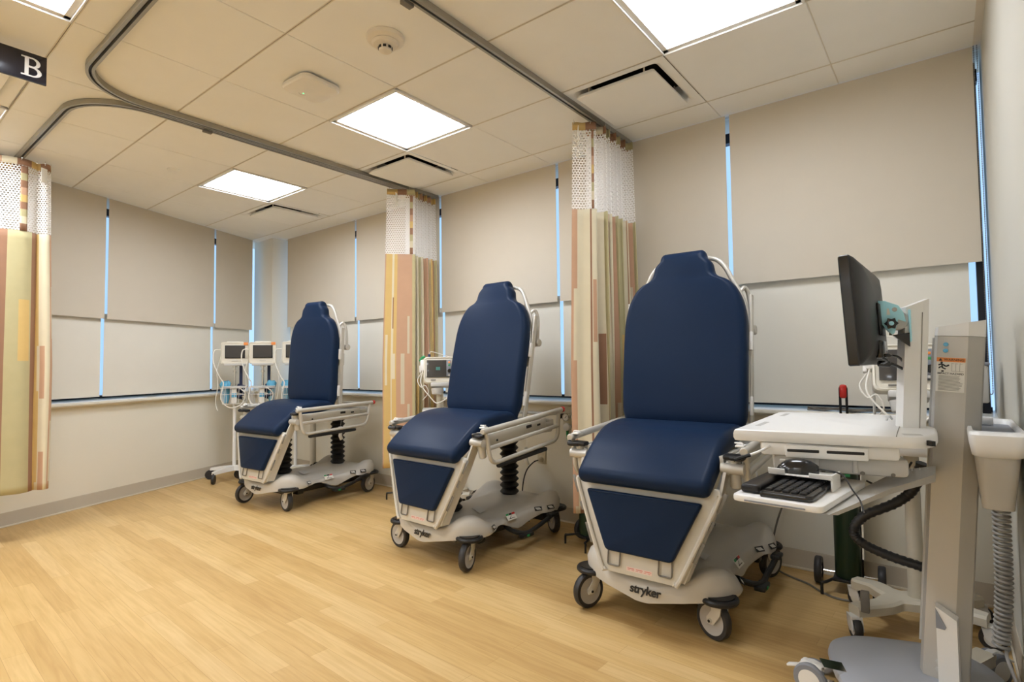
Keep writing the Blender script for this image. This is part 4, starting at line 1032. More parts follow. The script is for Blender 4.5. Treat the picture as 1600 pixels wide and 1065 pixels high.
# drawer housing below the surface; front edge runs along the near side
A0, B0 = V((2.345, -1.575, 0)), V((2.765, -1.470, 0)); ux = (B0 - A0).normalized(); uy = V((-ux.y, ux.x, 0))
XH = frame_of(A0, ux, (0, 0, 1))           # local x along front, y into the cart, z up
def hb(x0, x1, y0, y1, z0, z1, bev=0.006): return MB().box(((x0 + x1) / 2, (y0 + y1) / 2, (z0 + z1) / 2), (x1 - x0, y1 - y0, z1 - z0), bev=bev, M=XH)
B(hb(0.040, 0.400, 0.02, 0.62, 0.845, 0.885, 0.010), 'upper_housing', 'whitep')
B(hb(0.075, 0.425, 0.045, 0.60, 0.795, 0.848, 0.012), 'lower_housing', 'greyp')
B(hb(0.108, 0.322, 0.008, 0.06, 0.842, 0.880, 0.005), 'drawer_front', 'whitep')
dr = cart.children[-1]
for x0, x1 in ((0.112, 0.198), (0.216, 0.312)):
    B(hb(x0, x1, 0.0065, 0.02, 0.859, 0.869, 0.003), 'drawer_slot', 'black', dr)
for x in (0.185, 0.285): B(hb(x, x + 0.013, 0.038, 0.06, 0.800, 0.842, 0.004), 'rib', 'greyp')
for x in (0.21, 0.31, 0.385): B(MB().lathe([(0, 0), (0.006, 0), (0.005, 0.003), (0, 0.003)], 14, XH @ Matrix.Translation((x, 0.046, 0.802)) @ Matrix.Rotation(PI / 2, 4, 'X')), 'housing_screw', 'cable')
# keyboard tray
TX = frame_of((2.362, -1.792, 0.752), (0.995, -0.075, 0), (0, 0, 1))
tp = fillet([(0.05, 0, 0), (0, 0, 0), (-0.006, 0.42, 0), (0.245, 0.42, 0), (0.224, 0, 0), (0.05, 0, 0)], 0.022, 4)[:-1]
b = MB().prism([(p.x, p.y) for p in tp], 0.0, 0.018, M=TX, bev=0.005); B(b, 'keyboard_tray', 'white')
B(MB().box((0.11, -0.001, 0.006), (0.15, 0.003, 0.004), M=TX), 'tray_groove', 'bin')
b = MB(); b.loft([[TX @ V((x, y, z)) for y, z in ((0.02, -0.002), (0.38, -0.002), (0.30, -0.020), (0.10, -0.020))] for x in (0.06, 0.235)]
    + [[V((2.70, -1.45, 0.765)), V((2.70, -1.12, 0.765)), V((2.70, -1.15, 0.745)), V((2.70, -1.42, 0.745))], [V((2.80, -1.32, 0.795)), V((2.80, -1.15, 0.795)), V((2.80, -1.15, 0.77)), V((2.80, -1.30, 0.77))]])
B(b, 'tray_arm', 'greyp', ang=40)
b = MB(); b.box((0.122, 0.235, 0.052), (0.165, 0.100, 0.004), bev=0.0015, M=TX); b.box((0.062, 0.184, 0.060), (0.046, 0.004, 0.018), rot=Euler((0.25, 0, 0)), bev=0.0015, M=TX); b.box((0.176, 0.184, 0.058), (0.056, 0.004, 0.014), rot=Euler((0.2, 0, 0)), bev=0.0015, M=TX); b.box((0.203, 0.235, 0.040), (0.005, 0.090, 0.045), bev=0.0015, M=TX)
B(b, 'mouse_shelf', 'whitep')
b = MB().box((-0.03, 0.04, 0.825), (0.010, 0.10, 0.05), bev=0.003, M=XH); 
b = MB(); b.tube([XH @ V(p) for p in ((0.065, 0.02, 0.872), (0.045, 0.0, 0.862), (0.01, -0.02, 0.848), (-0.01, -0.03, 0.843))], 0.0042, n=8); B(b, 'tray_lever', 'whitep')
b = MB(); b.tube([XH @ V(p) for p in ((0.01, -0.02, 0.848), (-0.01, -0.03, 0.842), (-0.035, -0.045, 0.834))], 0.0055, n=8); B(b, 'lever_grip', 'blackg')
# monitor post with slanted top
PX = Matrix.Translation((2.755, -1.215, 1.1)) @ Matrix.Rotation(math.radians(3.0), 4, 'Y') @ frame_of((0, 0, -1.1), (0.92, 0.39, 0), (0, 0, 1))
b = MB(); sec = [(-0.034, -0.026), (0.014, -0.026), (0.030, -0.022), (0.034, 0.030), (-0.034, 0.030)]
b.loft([[PX @ V((x, y, 0.918)) for x, y in sec], [PX @ V((x, y, 1.295 + 0.030 * (x + 0.034) / 0.068)) for x, y in sec]]); B(b, 'monitor_post', 'whitep', ang=10)
b = MB(); b.box((0.011, -0.0262, 1.10), (0.0018, 0.002, 0.36), M=PX); B(b, 'post_seam', 'cable')
# monitor bracket
BXm = Matrix.Translation((0, 0, 0)) @ frame_of((2.702, -1.245, 1.268), (1, 0.10, 0), (0.10, -1, 0))      # local x right, y up, z toward viewer
pl = [(-0.030, 0.052), (-0.012, 0.050), (0.022, 0.034), (0.034, 0.012), (0.040, -0.018), (0.020, -0.010), (0.010, -0.052), (0.002, -0.056), (-0.010, -0.040), (-0.026, -0.018), (-0.030, -0.018)]
b = MB().prism([(p[0], -p[1]) if False else p for p in pl], 0.018, 0.022, M=BXm, bev=0.001); b.prism(pl, -0.022, -0.018, M=BXm, bev=0.001); b.box((-0.029, 0.017, 0.0), (0.004, 0.068, 0.04), M=BXm); B(b, 'tilt_bracket', 'blue')
br = cart.children[-1]
B(MB().prism([(-0.009, 0.006), (0.0, 0.006), (-0.003, 0.026), (-0.008, 0.026)], 0.0215, 0.0225, M=BXm), 'bracket_slot', 'paper', br)
B(MB().lathe([(0, 0), (0.007, 0), (0.006, 0.002), (0, 0.002)], 16, BXm @ Matrix.Translation((0.012, 0.022, 0.022))), 'bracket_bolt', 'greyp', br)
st_ = [(0.0195 * math.cos(a) * (1.0 if k % 2 == 0 else 0.72), 0.0195 * math.sin(a) * (1.0 if k % 2 == 0 else 0.72)) for k, a in enumerate([i * PI / 6 for i in range(12)])]
B(MB().prism(st_, 0.024, 0.036, M=BXm @ Matrix.Translation((0.002, -0.022, 0)), bev=0.003), 'tilt_knob', 'blackg', br)
B(MB().lathe([(0, 0), (0.007, 0), (0.006, 0.003), (0, 0.003)], 16, BXm @ Matrix.Translation((0.002, -0.022, 0.036))), 'knob_cap', 'blue', br)
b = MB(); b.cyl(BXm @ V((0.018, -0.010, -0.030)), BXm @ V((0.018, -0.010, 0.014)), 0.032, n=28, bev=0.004); B(b, 'pivot_drum', 'greyp')
b = MB(); b.loft([[BXm @ V(p) for p in ((0.004, -0.058, s), (0.048, -0.052, s), (0.048, -0.096, s), (0.034, -0.084, s))] for s in (-0.02, 0.02)]); b.cyl(BXm @ V((0.0, -0.058, 0)), BXm @ V((0.0, -0.048, 0)), 0.004, n=10); B(b, 'support_arm', 'blackg', ang=20)
b = MB().box((0.050, -0.03, 0), (0.006, 0.10, 0.04), M=BXm, bev=0.002); B(b, 'post_plate', 'blue')
# side bin
b = MB(); rim = lambda k, z, d=0: [V((2.9435 + (x) * k, -1.065 + y * (k if k == 1 else k), z)) for x, y in rr(0.058, 0.235, 0.025, 4)]
b.loft([rim(0.86, 0.848), rim(0.98, 0.856), rim(1.05, 0.880), rim(1.09, 0.905), rim(1.09, 0.917), rim(1.05, 0.925), rim(0.90, 0.925), rim(0.86, 0.915), rim(0.84, 0.850)], cap=False); B(b, 'bin_rim', 'white', ang=40)
b = MB(); b.loft([rim(0.55, 0.690), rim(0.62, 0.690), rim(0.88, 0.855), rim(0.84, 0.855), rim(0.80, 0.850), rim(0.55, 0.700)], cap=True); B(b, 'bin_body', 'greyp', ang=40)
b = MB(); b.loft([rim(0.86, 0.910), rim(0.75, 0.870), rim(0.5, 0.86), rim(0.1, 0.86)], cap=True); B(b, 'bin_liner', 'bin', ang=40)
B(MB().box((2.936, -0.925, 0.925), (0.035, 0.030, 0.026), bev=0.005), 'bin_latch', 'white')
B(MB().box((2.965, -1.245, 0.875), (0.05, 0.012, 0.018), bev=0.004), 'bin_tab', 'white')
# cable arm between the column and the surface
pts = [(2.775, -1.02, 0.42), (2.747, -1.0, 0.425), (2.657, -1.0, 0.443), (2.578, -1.0, 0.472), (2.552, -1.0, 0.512), (2.585, -1.0, 0.57), (2.682, -1.0, 0.632), (2.735, -1.0, 0.69), (2.76, -1.02, 0.78)]
b = MB(); P = curve(pts, 14); b.tube(P, lambda s: 0.0165 + 0.0015 * math.sin(s * 260), n=10, smooth=False); B(b, 'cable_arm', 'black', ang=60)
b = MB(); b.tube([(2.735, -1.08, 0.79), (2.70, -1.07, 0.725), (2.665, -1.05, 0.70), (2.64, -1.045, 0.69), (2.60, -1.04, 0.705)], 0.0035, n=8); B(b, 'loose_wire', 'black')
b = MB()
for i in range(6): b.box((2.68 + i * 0.02, -1.18, 0.772), (0.004, 0.006, 0.035), bev=0.001)
b.box((2.73, -1.18, 0.757), (0.12, 0.006, 0.005), bev=0.001); B(b, 'wire_comb', 'white')
b = MB().box((2.797, -1.06, 0.53), (0.006, 0.03, 0.20), bev=0.002); B(b, 'column_latch', 'beige')
b = MB().box((2.793, -1.055, 0.625), (0.010, 0.022, 0.06), bev=0.002); B(b, 'cable_lock', 'blackg')

# keyboard and mouse rest on the tray
kb = thing('keyboard', 'black computer keyboard lying on the pull-out tray', 'keyboard', TX @ V((0.10, 0.20, 0.0185)))
KX = TX @ Matrix.Translation((0, 0, 0.0185))
kp = fillet([(0.08, 0.016, 0), (0.070, 0.012, 0), (0.055, 0.400, 0), (0.195, 0.405, 0), (0.196, 0.020, 0), (0.08, 0.016, 0)], 0.018, 4)[:-1]
MB().prism([(p.x, p.y) for p in kp], 0.0, 0.016, M=KX, bev=0.005).build('case', M_['blackg'], kb, world=True)
wp = fillet([(0.03, 0.035, 0), (0.012, 0.035, 0), (0.010, 0.395, 0), (0.058, 0.395, 0), (0.064, 0.035, 0), (0.03, 0.035, 0)], 0.014, 4)[:-1]
MB().prism([(p.x, p.y) for p in wp], 0.0, 0.024, M=KX, bev=0.008, seg=3).build('palm_rest', M_['black'], kb, world=True)
b = MB()
for r_ in range(5):
    for c_ in range(16): b.box((0.088 + r_ * 0.021, 0.040 + c_ * 0.0215, 0.0185), (0.0165, 0.017, 0.007), bev=0.002, seg=1, M=KX)
o = b.build('keys', M_['black'], kb, world=True)
ms = thing('mouse', 'black computer mouse on the small white shelf above the keyboard', 'mouse', TX @ V((0.105, 0.228, 0.0542)))
MX = TX @ Matrix.Translation((0.105, 0.228, 0.0542)) @ Matrix.Rotation(math.radians(8), 4, 'Z')
rings = []
for k in range(13):
    u = -1 + k / 6; wd = 0.031 * max(0.06, (1 - abs(u) ** 2.6)) ** 0.5; ht = 0.040 * max(0.02, 1 - (abs(u - 0.12) / 1.12) ** 2.4) ** 0.7
    rings.append([V((u * 0.057, wd * math.cos(a), 0.001 + ht * max(0, math.sin(a)) ** 0.8)) for a in [i * PI / 10 for i in range(11)]])
b = MB().loft(rings); b.bm.transform(MX); b.build('shell', M_['blackg'], ms, world=True, ang=60)
MB().box((-0.037, 0, 0.031), (0.016, 0.007, 0.010), bev=0.003, M=MX).build('scroll_wheel', M_['greyp'], ms, world=True)
b = MB().tube([TX @ V((0.16, 0.235, 0.070)), TX @ V((0.215, 0.245, 0.06)), TX @ V((0.25, 0.20, 0.03)), TX @ V((0.275, 0.16, 0.012)), TX @ V((0.29, 0.12, -0.01))], 0.0022, n=6); b.build('cord', M_['black'], ms, world=True)

# desktop monitor held by the bracket
mo = thing('computer_monitor', 'black flat computer monitor seen from behind, mounted on the cart post', 'monitor', (2.64, -1.25, 1.10))
QX = frame_of((2.638, -1.262, 1.278), (0.03, 1, 0.0), (1, -0.03, 0.055))   # local x along width (away), z = back
def rbox(w_, h, z0, z1, r, r2=None):
    return [[QX @ V((a, c, z)) for a, c in rr(w_ * k / 2, h * k / 2, r, 4)] for k, z in ((0.985, z0), (1, z0 + 0.004), (1, z1 - 0.004), (0.985, z1))]
MB().loft(rbox(0.505, 0.325, -0.024, 0.006, 0.008)).build('front_bezel', M_['blackg'], mo, world=True)
b = MB(); b.loft([[QX @ V((a, c, z)) for a, c in rr(0.25 * k, 0.160 * k2, 0.012, 4)] for k, k2, z in ((1, 1, 0.005), (0.97, 0.97, 0.012), (0.80, 0.82, 0.028), (0.55, 0.6, 0.036), (0.2, 0.3, 0.037))]); b.build('back_shell', M_['black'], mo, world=True, ang=50)
b = MB()
for i in range(12): b.box((0, 0.146 - i * 0.0052, 0.0145 + i * 0.0011), (0.40 - i * 0.006, 0.0022, 0.004), M=QX)
b.build('vent_slots', M_['cable'], mo, world=True)
MB().box((0, 0, -0.0245), (0.475, 0.295, 0.002), M=QX).build('screen', M_['screen'], mo, world=True)
b = MB(); b.box((0.0, -0.115, 0.034), (0.13, 0.055, 0.020), bev=0.004, M=QX); b.build('port_cover', M_['blackg'], mo, world=True)
MB().box((0, -0.02, 0.040), (0.10, 0.10, 0.006), bev=0.002, M=QX).build('mount_plate', M_['black'], mo, world=True)
q0 = QX @ V((-0.06, -0.135, 0.03))
b = MB(); b.tube([q0, q0 + V((0.02, 0.02, -0.015)), V((2.675, -1.27, 1.120)), V((2.705, -1.255, 1.118)), V((2.735, -1.235, 1.10))], 0.0045, n=8); b.cyl((2.668, -1.272, 1.1205), (2.698, -1.258, 1.1185), 0.010, n=14, bev=0.002); b.build('video_cable', M_['blackg'], mo, world=True)
b = MB(); b.tube([q0 + V((0, 0.02, 0)), q0 + V((0.03, 0.03, 0.0)), V((2.69, -1.25, 1.148)), V((2.72, -1.235, 1.140)), V((2.74, -1.23, 1.11))], 0.004, n=8); b.build('power_lead', M_['blackg'], mo, world=True)

# coiled cord hanging at the right wall
cc = thing('coiled_cord', 'grey coiled cord hanging below the side bin near the right wall', 'coiled cord', (2.96, -0.78, 0.66))
b = MB(); pts = []
turns = 33; N = turns * 12
for k in range(N + 1):
    s = k / N; a = s * turns * 2 * PI
    c = V((2.968 - 0.030 * max(0, s - 0.55) ** 1.4 * 1.6, -0.80 + 0.02 * s, 0.668 - s * 0.535)); r_ = 0.0215
    pts.append(c + V((r_ * math.cos(a), r_ * math.sin(a), 0)))
b.tube(pts, 0.0056, n=6, smooth=False); b.build('coil', M_['coil'], cc, world=True, ang=80)
b = MB(); b.tube([pts[-1], V((2.965, -0.80, 0.112)), V((2.985, -0.90, 0.055)), V((2.992, -1.05, 0.012)), V((2.985, -1.35, 0.006)), V((2.97, -1.75, 0.006))], 0.0055, n=8); b.tube([pts[0], V((2.975, -0.82, 0.685)), V((2.96, -0.86, 0.695))], 0.005, n=8)
b.build('straight_end', M_['coil'], cc, world=True)

# ------------------------------------------------------------------ vital signs stands
def swivel(parent, M, r=0.042, two=True, m='tire'):
    e = bpy.data.objects.new('caster', None); COL.objects.link(e); e.parent = parent; e.matrix_local = M
    X = Matrix.Translation((0.018, 0, r)) @ Matrix.Rotation(PI / 2, 4, 'X'); w_ = 0.013
    MB().lathe([(0, -w_ * 0.6), (r * 0.6, -w_ * 0.8), (r * 0.62, -w_), (r * 0.92, -w_), (r, -w_ * 0.5), (r, w_ * 0.5), (r * 0.92, w_), (r * 0.62, w_), (r * 0.6, w_ * 0.8), (0, w_ * 0.6)], 28, X).build('wheel', M_[m], e)
    return e
def stand_big(label, loc, rz, head_z, head_yaw, tilt, screen_on=True, group='knob monitors on beige pole stands', head=True):
    """tan patient monitor with a knob on a thick beige pole and forked base; local -y is its front"""
    t = thing('patient_monitor_stand', label, 'patient monitor', loc, rz, group)
    # base: two forked arms each side
    b = MB()
    def arm(pts, w0, w1):
        P = curve([V(p) for p in pts], 5); rings = []
        for k, p in enumerate(P):
            d = (P[min(k + 1, len(P) - 1)] - P[max(k - 1, 0)]); d.z = 0; d.normalize(); n = V((-d.y, d.x, 0)); w_ = w0 + (w1 - w0) * k / (len(P) - 1); h = 0.020
            rings.append([p + n * w_ + V((0, 0, -h)), p + n * w_ + V((0, 0, h * 0.5)), p + n * w_ * 0.75 + V((0, 0, h)), p - n * w_ * 0.75 + V((0, 0, h)), p - n * w_ + V((0, 0, h * 0.5)), p - n * w_ + V((0, 0, -h))])
        b.loft(rings)
    ends = [(-0.20, -0.225), (-0.235, 0.11), (0.225, -0.02), (0.20, 0.20)]
    arm([(0.03, 0.0, 0.120), (-0.07, -0.05, 0.120), (-0.11, -0.13, 0.118), (-0.20, -0.225, 0.112)], 0.060, 0.030)
    arm([(0.03, 0.0, 0.120), (-0.08, -0.00, 0.120), (-0.15, 0.07, 0.118), (-0.235, 0.11, 0.112)], 0.060, 0.030)
    arm([(-0.03, 0.0, 0.120), (0.10, 0.0, 0.120), (0.225, -0.02, 0.112)], 0.060, 0.032)
    arm([(-0.03, 0.0, 0.120), (0.08, 0.07, 0.120), (0.20, 0.20, 0.112)], 0.060, 0.030)
    b.build('forked_base', M_['beige'], t, ang=30)
    for i, (x, y) in enumerate(ends):
        e = bpy.data.objects.new('caster', None); COL.objects.link(e); e.parent = t; e.matrix_local = Matrix.Translation((x, y, 0)) @ Matrix.Rotation(-1.1 + i * 0.5, 4, 'Z')
        X = Matrix.Translation((0.012, 0, 0.044)) @ Matrix.Rotation(PI / 2, 4, 'X')
        MB().lathe([(0.027, -0.014), (0.040, -0.014), (0.044, -0.008), (0.044, 0.008), (0.040, 0.014), (0.027, 0.014), (0.027, -0.014)], 30, X).build('tyre', M_['tire'], e)
        b = MB(); b.lathe([(0, -0.010), (0.027, -0.012), (0.027, 0.012), (0, 0.010)], 24, X)
        b.prism([(-0.022, 0.095), (0.018, 0.095), (0.034, 0.070), (0.038, 0.040), (0.006, 0.034), (-0.012, 0.05)], -0.022, -0.016, M=Matrix.Rotation(PI / 2, 4, 'X'), bev=0.001)
        b.prism([(-0.022, 0.095), (0.018, 0.095), (0.034, 0.070), (0.038, 0.040), (0.006, 0.034), (-0.012, 0.05)], 0.016, 0.022, M=Matrix.Rotation(PI / 2, 4, 'X'), bev=0.001)
        b.box((0.004, 0, 0.088), (0.05, 0.044, 0.014), bev=0.004); b.build('fork', M_['whitep'], e)
    MB().cyl((0, 0, 0.115), (0, 0, head_z - 0.02), 0.030, 0.026, n=24).build('pole', M_['beige'], t)
    b = MB(); Hx = Matrix.Translation((0, -0.03, head_z)) @ Matrix.Rotation(head_yaw, 4, 'Z') @ Matrix.Rotation(-tilt, 4, 'X') @ Matrix.Scale(1.1, 4)
    # basket tray
    b = MB(); b.box((0, -0.02, head_z - 0.345), (0.26, 0.20, 0.012), bev=0.004); 
    for s in (-1, 1): b.box((s * 0.13, -0.02, head_z - 0.32), (0.006, 0.20, 0.05), bev=0.002)
    b.box((0, -0.12, head_z - 0.32), (0.26, 0.006, 0.05), bev=0.002); b.box((0, 0.08, head_z - 0.32), (0.26, 0.006, 0.05), bev=0.002); b.build('basket', M_['whitep'], t)
    # head
    b = MB(); b.loft([[Hx @ V((a, y, c)) for a, c in rr(w_, h, 0.022, 4)] for y, w_, h in ((-0.034, 0.100, 0.082), (-0.040, 0.104, 0.086), (-0.036, 0.110, 0.092), (-0.010, 0.114, 0.096), (0.020, 0.112, 0.094), (0.075, 0.085, 0.075), (0.095, 0.06, 0.05))]); hd = b.build('monitor_head', M_['bezel'], t, ang=40)
    b = MB().box((-0.010, -0.0405, 0.008), (0.160, 0.003, 0.122), bev=0.001, M=Hx); b.build('screen_glass', M_['screen'], hd)
    if screen_on: MB().box((-0.012, -0.0424, 0.008), (0.030, 0.001, 0.022), M=Hx).build('screen_readout', M_['blueglow'], hd)
    MB().box((0.062, -0.042, 0.012), (0.030, 0.003, 0.115), bev=0.001, M=Hx).build('key_strip', M_['bin'], hd)
    MB().lathe([(0, 0), (0.014, 0), (0.013, 0.016), (0, 0.017)], 20, Hx @ Matrix.Translation((0.068, -0.042, -0.010)) @ Matrix.Rotation(PI / 2, 4, 'X')).build('selector_knob', M_['blackg'], hd)
    for z_, mm in ((0.052, 'orange'), (0.032, 'green'), (-0.040, 'greyp')): MB().box((0.066, -0.0438, z_), (0.014, 0.002, 0.011), bev=0.0008, M=Hx).build('key', M_[mm], hd)
    MB().box((-0.045, -0.040, -0.072), (0.035, 0.002, 0.007), M=Hx).build('maker_plate', M_['cable'], hd)
    b = MB(); b.box((-0.122, 0.0, 0.035), (0.030, 0.06, 0.080), bev=0.010, M=Hx); b.box((-0.136, -0.01, 0.01), (0.014, 0.03, 0.05), bev=0.004, M=Hx); b.build('side_module', M_['whitep'], hd)
    MB().tube([Hx @ V(p) for p in ((-0.140, -0.01, 0.065), (-0.125, -0.01, 0.090), (-0.105, -0.01, 0.100))], 0.011, n=10).build('green_probe', M_['green'], hd)
    MB().cyl(Hx @ V((-0.075, 0.0, 0.094)), Hx @ V((-0.075, 0.0, 0.118)), 0.011, n=16, bev=0.002).build('blue_cap', M_['navycuff'], hd)
    MB().tube([Hx @ V(p) for p in ((-0.075, 0.0, 0.118), (-0.065, 0.0, 0.135), (-0.03, 0.0, 0.130), (0.05, 0.01, 0.105), (0.09, 0.02, 0.098))], 0.0028, n=8).build('air_hose', M_['wcable'], hd)
    b = MB(); b.box((0, 0.0, -0.105), (0.13, 0.09, 0.030), bev=0.008, M=Hx); b.build('head_mount', M_['greyp'], t)
    b = MB(); b.lathe([(0, -0.04), (0.035, -0.04), (0.042, 0.0), (0.040, 0.0), (0.033, -0.036), (0, -0.036)], 20, Hx @ Matrix.Translation((-0.02, -0.02, -0.130))); b.build('cup_holder', M_['greyp'], t)
    b = MB(); b.tube([Hx @ V(p) for p in ((-0.13, -0.02, -0.02), (-0.155, -0.02, -0.07), (-0.13, -0.03, -0.12), (-0.10, -0.04, -0.11), (-0.08, -0.03, -0.16), (-0.12, -0.02, -0.21))], 0.0035, n=8)
    b.build('sensor_cable', M_['wcable'], t)
    b = MB(); b.tube([Hx @ V(p) for p in ((-0.12, -0.02, 0.0), (-0.13, -0.03, -0.10), (-0.06, -0.05, -0.20), (-0.02, -0.06, -0.235), (0.04, -0.06, -0.21), (0.09, -0.05, -0.15))], 0.0042, n=8)
    b.build('cuff_hose', M_['wcable'], t)
    return t
sr = stand_big('tan patient monitor on a beige pole stand behind the computer cart, by the right wall', (2.705, -0.475, 0), 0.0, 1.090, 0.10, 0.28, screen_on=False)
MB().box((0.225, 0.09, 1.03), (0.075, 0.16, 0.15), bev=0.008).build('side_bin', M_['greyp'], sr)
MB().box((0.225, 0.09, 1.111), (0.085, 0.17, 0.014), bev=0.004).build('bin_lip', M_['bin'], sr)
MB().box((0.14, 0.06, 1.0), (0.13, 0.02, 0.02), bev=0.003).build('bin_bracket', M_['greyp'], sr)
MB().cyl((-0.125, 0.02, 0.80), (-0.125, 0.02, 1.10), 0.0055, n=10).build('cable_post', M_['greyp'], sr)
b = MB().tube([(-0.155, -0.24, 0.83), (-0.156, -0.245, 0.60), (-0.157, -0.25, 0.33)], 0.0035, n=8); b.build('hanging_lead', M_['wcable'], sr)
b = MB().box((-0.157, -0.252, 0.165), (0.030, 0.022, 0.085), bev=0.004); b.build('charger_block', M_['cable'], sr)
stand_big('tan patient monitor with a small green readout on a pole stand, beside the middle recliner', (-0.295, -0.315, 0), 0.78, 1.088, 0.0, 0.16)
stand_big('tan patient monitor stand mostly hidden behind the far recliner back', (-2.10, -0.30, 0), 0.85, 1.10, 0.0, 0.1)

def stand_small(label, loc, rz, bagside):
    """white monitor on a slim pole with a wire basket and four-legged base; local -y is its front"""
    t = thing('vital_signs_stand', label, 'vital signs monitor', loc, rz, 'white corner monitors')
    b = MB()
    for a in (0.5, 2.6, 3.9, 5.6):
        d = V((math.cos(a), math.sin(a), 0)); n = V((-d.y, d.x, 0)); rings = []
        for s, w_, z0, z1 in ((0.0, 0.035, 0.095, 0.14), (0.12, 0.03, 0.095, 0.132), (0.245, 0.022, 0.090, 0.115)):
            rings.append([d * s + n * w_ + V((0, 0, z0)), d * s + n * w_ * 0.8 + V((0, 0, z1)), d * s - n * w_ * 0.8 + V((0, 0, z1)), d * s - n * w_ + V((0, 0, z0))])
        b.loft(rings)
    b.build('base', M_['whitep'], t, ang=30)
    for a in (0.5, 2.6, 3.9, 5.6): swivel(t, Matrix.Translation((0.235 * math.cos(a), 0.235 * math.sin(a), 0)) @ Matrix.Rotation(a + 0.6, 4, 'Z'), 0.047)
    for a in (0.5, 2.6, 3.9, 5.6): MB().cyl((0.235 * math.cos(a), 0.235 * math.sin(a), 0.075), (0.235 * math.cos(a), 0.235 * math.sin(a), 0.10), 0.014, n=14).build('caster_stem', M_['black'], t)
    MB().cyl((0, 0, 0.12), (0, 0, 0.90), 0.0165, n=18).build('pole', M_['whitep'], t)
    b = MB(); b.cyl((0, 0, 0.90), (0, 0, 1.17), 0.011, n=16); b.cyl((0, 0, 0.93), (0, 0, 0.945), 0.03, n=18); b.cyl((0, 0, 1.08), (0, 0, 1.10), 0.019, n=16); b.cyl((0, 0, 1.13), (0, 0, 1.15), 0.024, n=16); b.build('upper_post', M_['chrome'], t)
    # wire basket with a shelf
    MB().box((0, -0.01, 0.935), (0.24, 0.20, 0.012), bev=0.004).build('shelf', M_['greyp'], t)
    b = MB()
    for z, k in ((0.925, 1.0), (0.86, 0.96), (0.765, 0.88)):
        b.tube([V((x * k, y * k - 0.01, z)) for x, y in rr(0.125, 0.105, 0.03, 4)], 0.0028, n=6, res=1, closed=True)
    ring = rr(0.125, 0.105, 0.03, 4)
    for k in range(0, len(ring)):
        x, y = ring[k]; b.cyl((x, y - 0.01, 0.925), (x * .88, y * .88 - 0.01, 0.765), 0.0018, n=6)
    for q in (-0.08, -0.04, 0.0, 0.04, 0.08):
        for s in (-1, 1): b.cyl((q, s * 0.105 - 0.01, 0.925), (q * .88, s * 0.0924 - 0.01, 0.765), 0.0018, n=6)
        b.cyl((q * .88, -0.102, 0.765), (q * .88, 0.082, 0.765), 0.0018, n=6)
    b.build('wire_basket', M_['whitep'], t)
    # monitor
    b = MB(); b.loft([[V((a, y, 1.275 + c)) for a, c in rr(w_, h, 0.016, 4)] for y, w_, h in ((-0.062, 0.116, 0.098), (-0.068, 0.120, 0.102), (-0.064, 0.126, 0.108), (-0.02, 0.128, 0.110), (0.03, 0.120, 0.104), (0.055, 0.10, 0.09))]); hd = b.build('monitor_head', M_['bezel'], t, ang=40)
    MB().box((0, -0.0688, 1.287), (0.182, 0.003, 0.130), bev=0.002, M=Matrix.Identity(4)).build('screen_surround', M_['black'], hd)
    MB().box((0, -0.0705, 1.287), (0.162, 0.002, 0.112)).build('screen', M_['screen'], hd)
    b = MB(); b.box((0, -0.03, 1.158), (0.20, 0.09, 0.022), bev=0.006); b.box((0, -0.068, 1.196), (0.06, 0.003, 0.006)); b.build('control_shelf', M_['greyp'], hd)
    MB().box((0.098, -0.067, 1.370), (0.040, 0.006, 0.028), bev=0.001).build('orange_tag', M_['orange'], hd)
    MB().box((0, 0.015, 1.389), (0.15, 0.03, 0.014), bev=0.005).build('carry_handle', M_['bezel'], hd)
    b = MB(); b.box((0.055, 0.045, 1.05), (0.03, 0.03, 0.26), bev=0.008); b.build('cuff_roll', M_['navycuff'], t)
    b = MB(); b.tube([(-0.125, -0.02, 1.31), (-0.185, -0.03, 1.30), (-0.19, -0.05, 1.18), (-0.13, -0.09, 1.03), (-0.10, -0.11, 0.97), (-0.12, -0.12, 0.82), (-0.04, -0.13, 0.73), (0.06, -0.13, 0.76), (0.10, -0.12, 0.86), (0.04, -0.11, 0.93)], 0.0055, n=8); b.build('cuff_hose', M_['wcable'], t)
    b = MB(); b.tube([(-0.125, 0.0, 1.25), (-0.16, -0.02, 1.10), (-0.15, -0.06, 0.95), (-0.17, -0.06, 0.80), (-0.15, -0.06, 0.70)], 0.0035, n=8); b.build('sensor_cable', M_['wcable'], t)
    b = MB(); b.box((-0.03, -0.06, 0.845), (0.05, 0.05, 0.15), bev=0.012); b.cyl((0.075, -0.04, 0.775), (0.075, -0.04, 0.90), 0.028, n=20, bev=0.006)
    q = W = world_of(t)
    # basket contents are things of their own
    bg_ = thing('blue_bag', 'crumpled clear blue bag sticking out of the basket of the %s monitor stand' % bagside[0], 'bag', W @ V((bagside[1], -0.02, 0.77)), 0, 'blue bags in the baskets')
    rb = MB(); rn = random.Random(len(label)); rings = []
    for j, (z, rx, ry) in enumerate(((0.775, 0.025, 0.025), (0.82, 0.035, 0.035), (0.88, 0.038, 0.035), (0.93, 0.042, 0.03), (0.965, 0.050, 0.022), (0.99, 0.034, 0.010))):
        rings.append([W @ V((bagside[1] + rx * math.cos(a) * rn.uniform(0.75, 1.15), -0.02 + ry * math.sin(a) * rn.uniform(0.75, 1.15), z + rn.uniform(-0.01, 0.01))) for a in [i * PI / 8 for i in range(16)]])
    rb.loft(rings); ob = rb.build('bag_film', M_['bag'], bg_, world=True, ang=20)
    bx = thing('supply_box', 'white supply box in the wire basket of the %s monitor stand' % bagside[0], 'box', W @ V((0.0, -0.06, 0.77)), 0, 'supply boxes in the baskets')
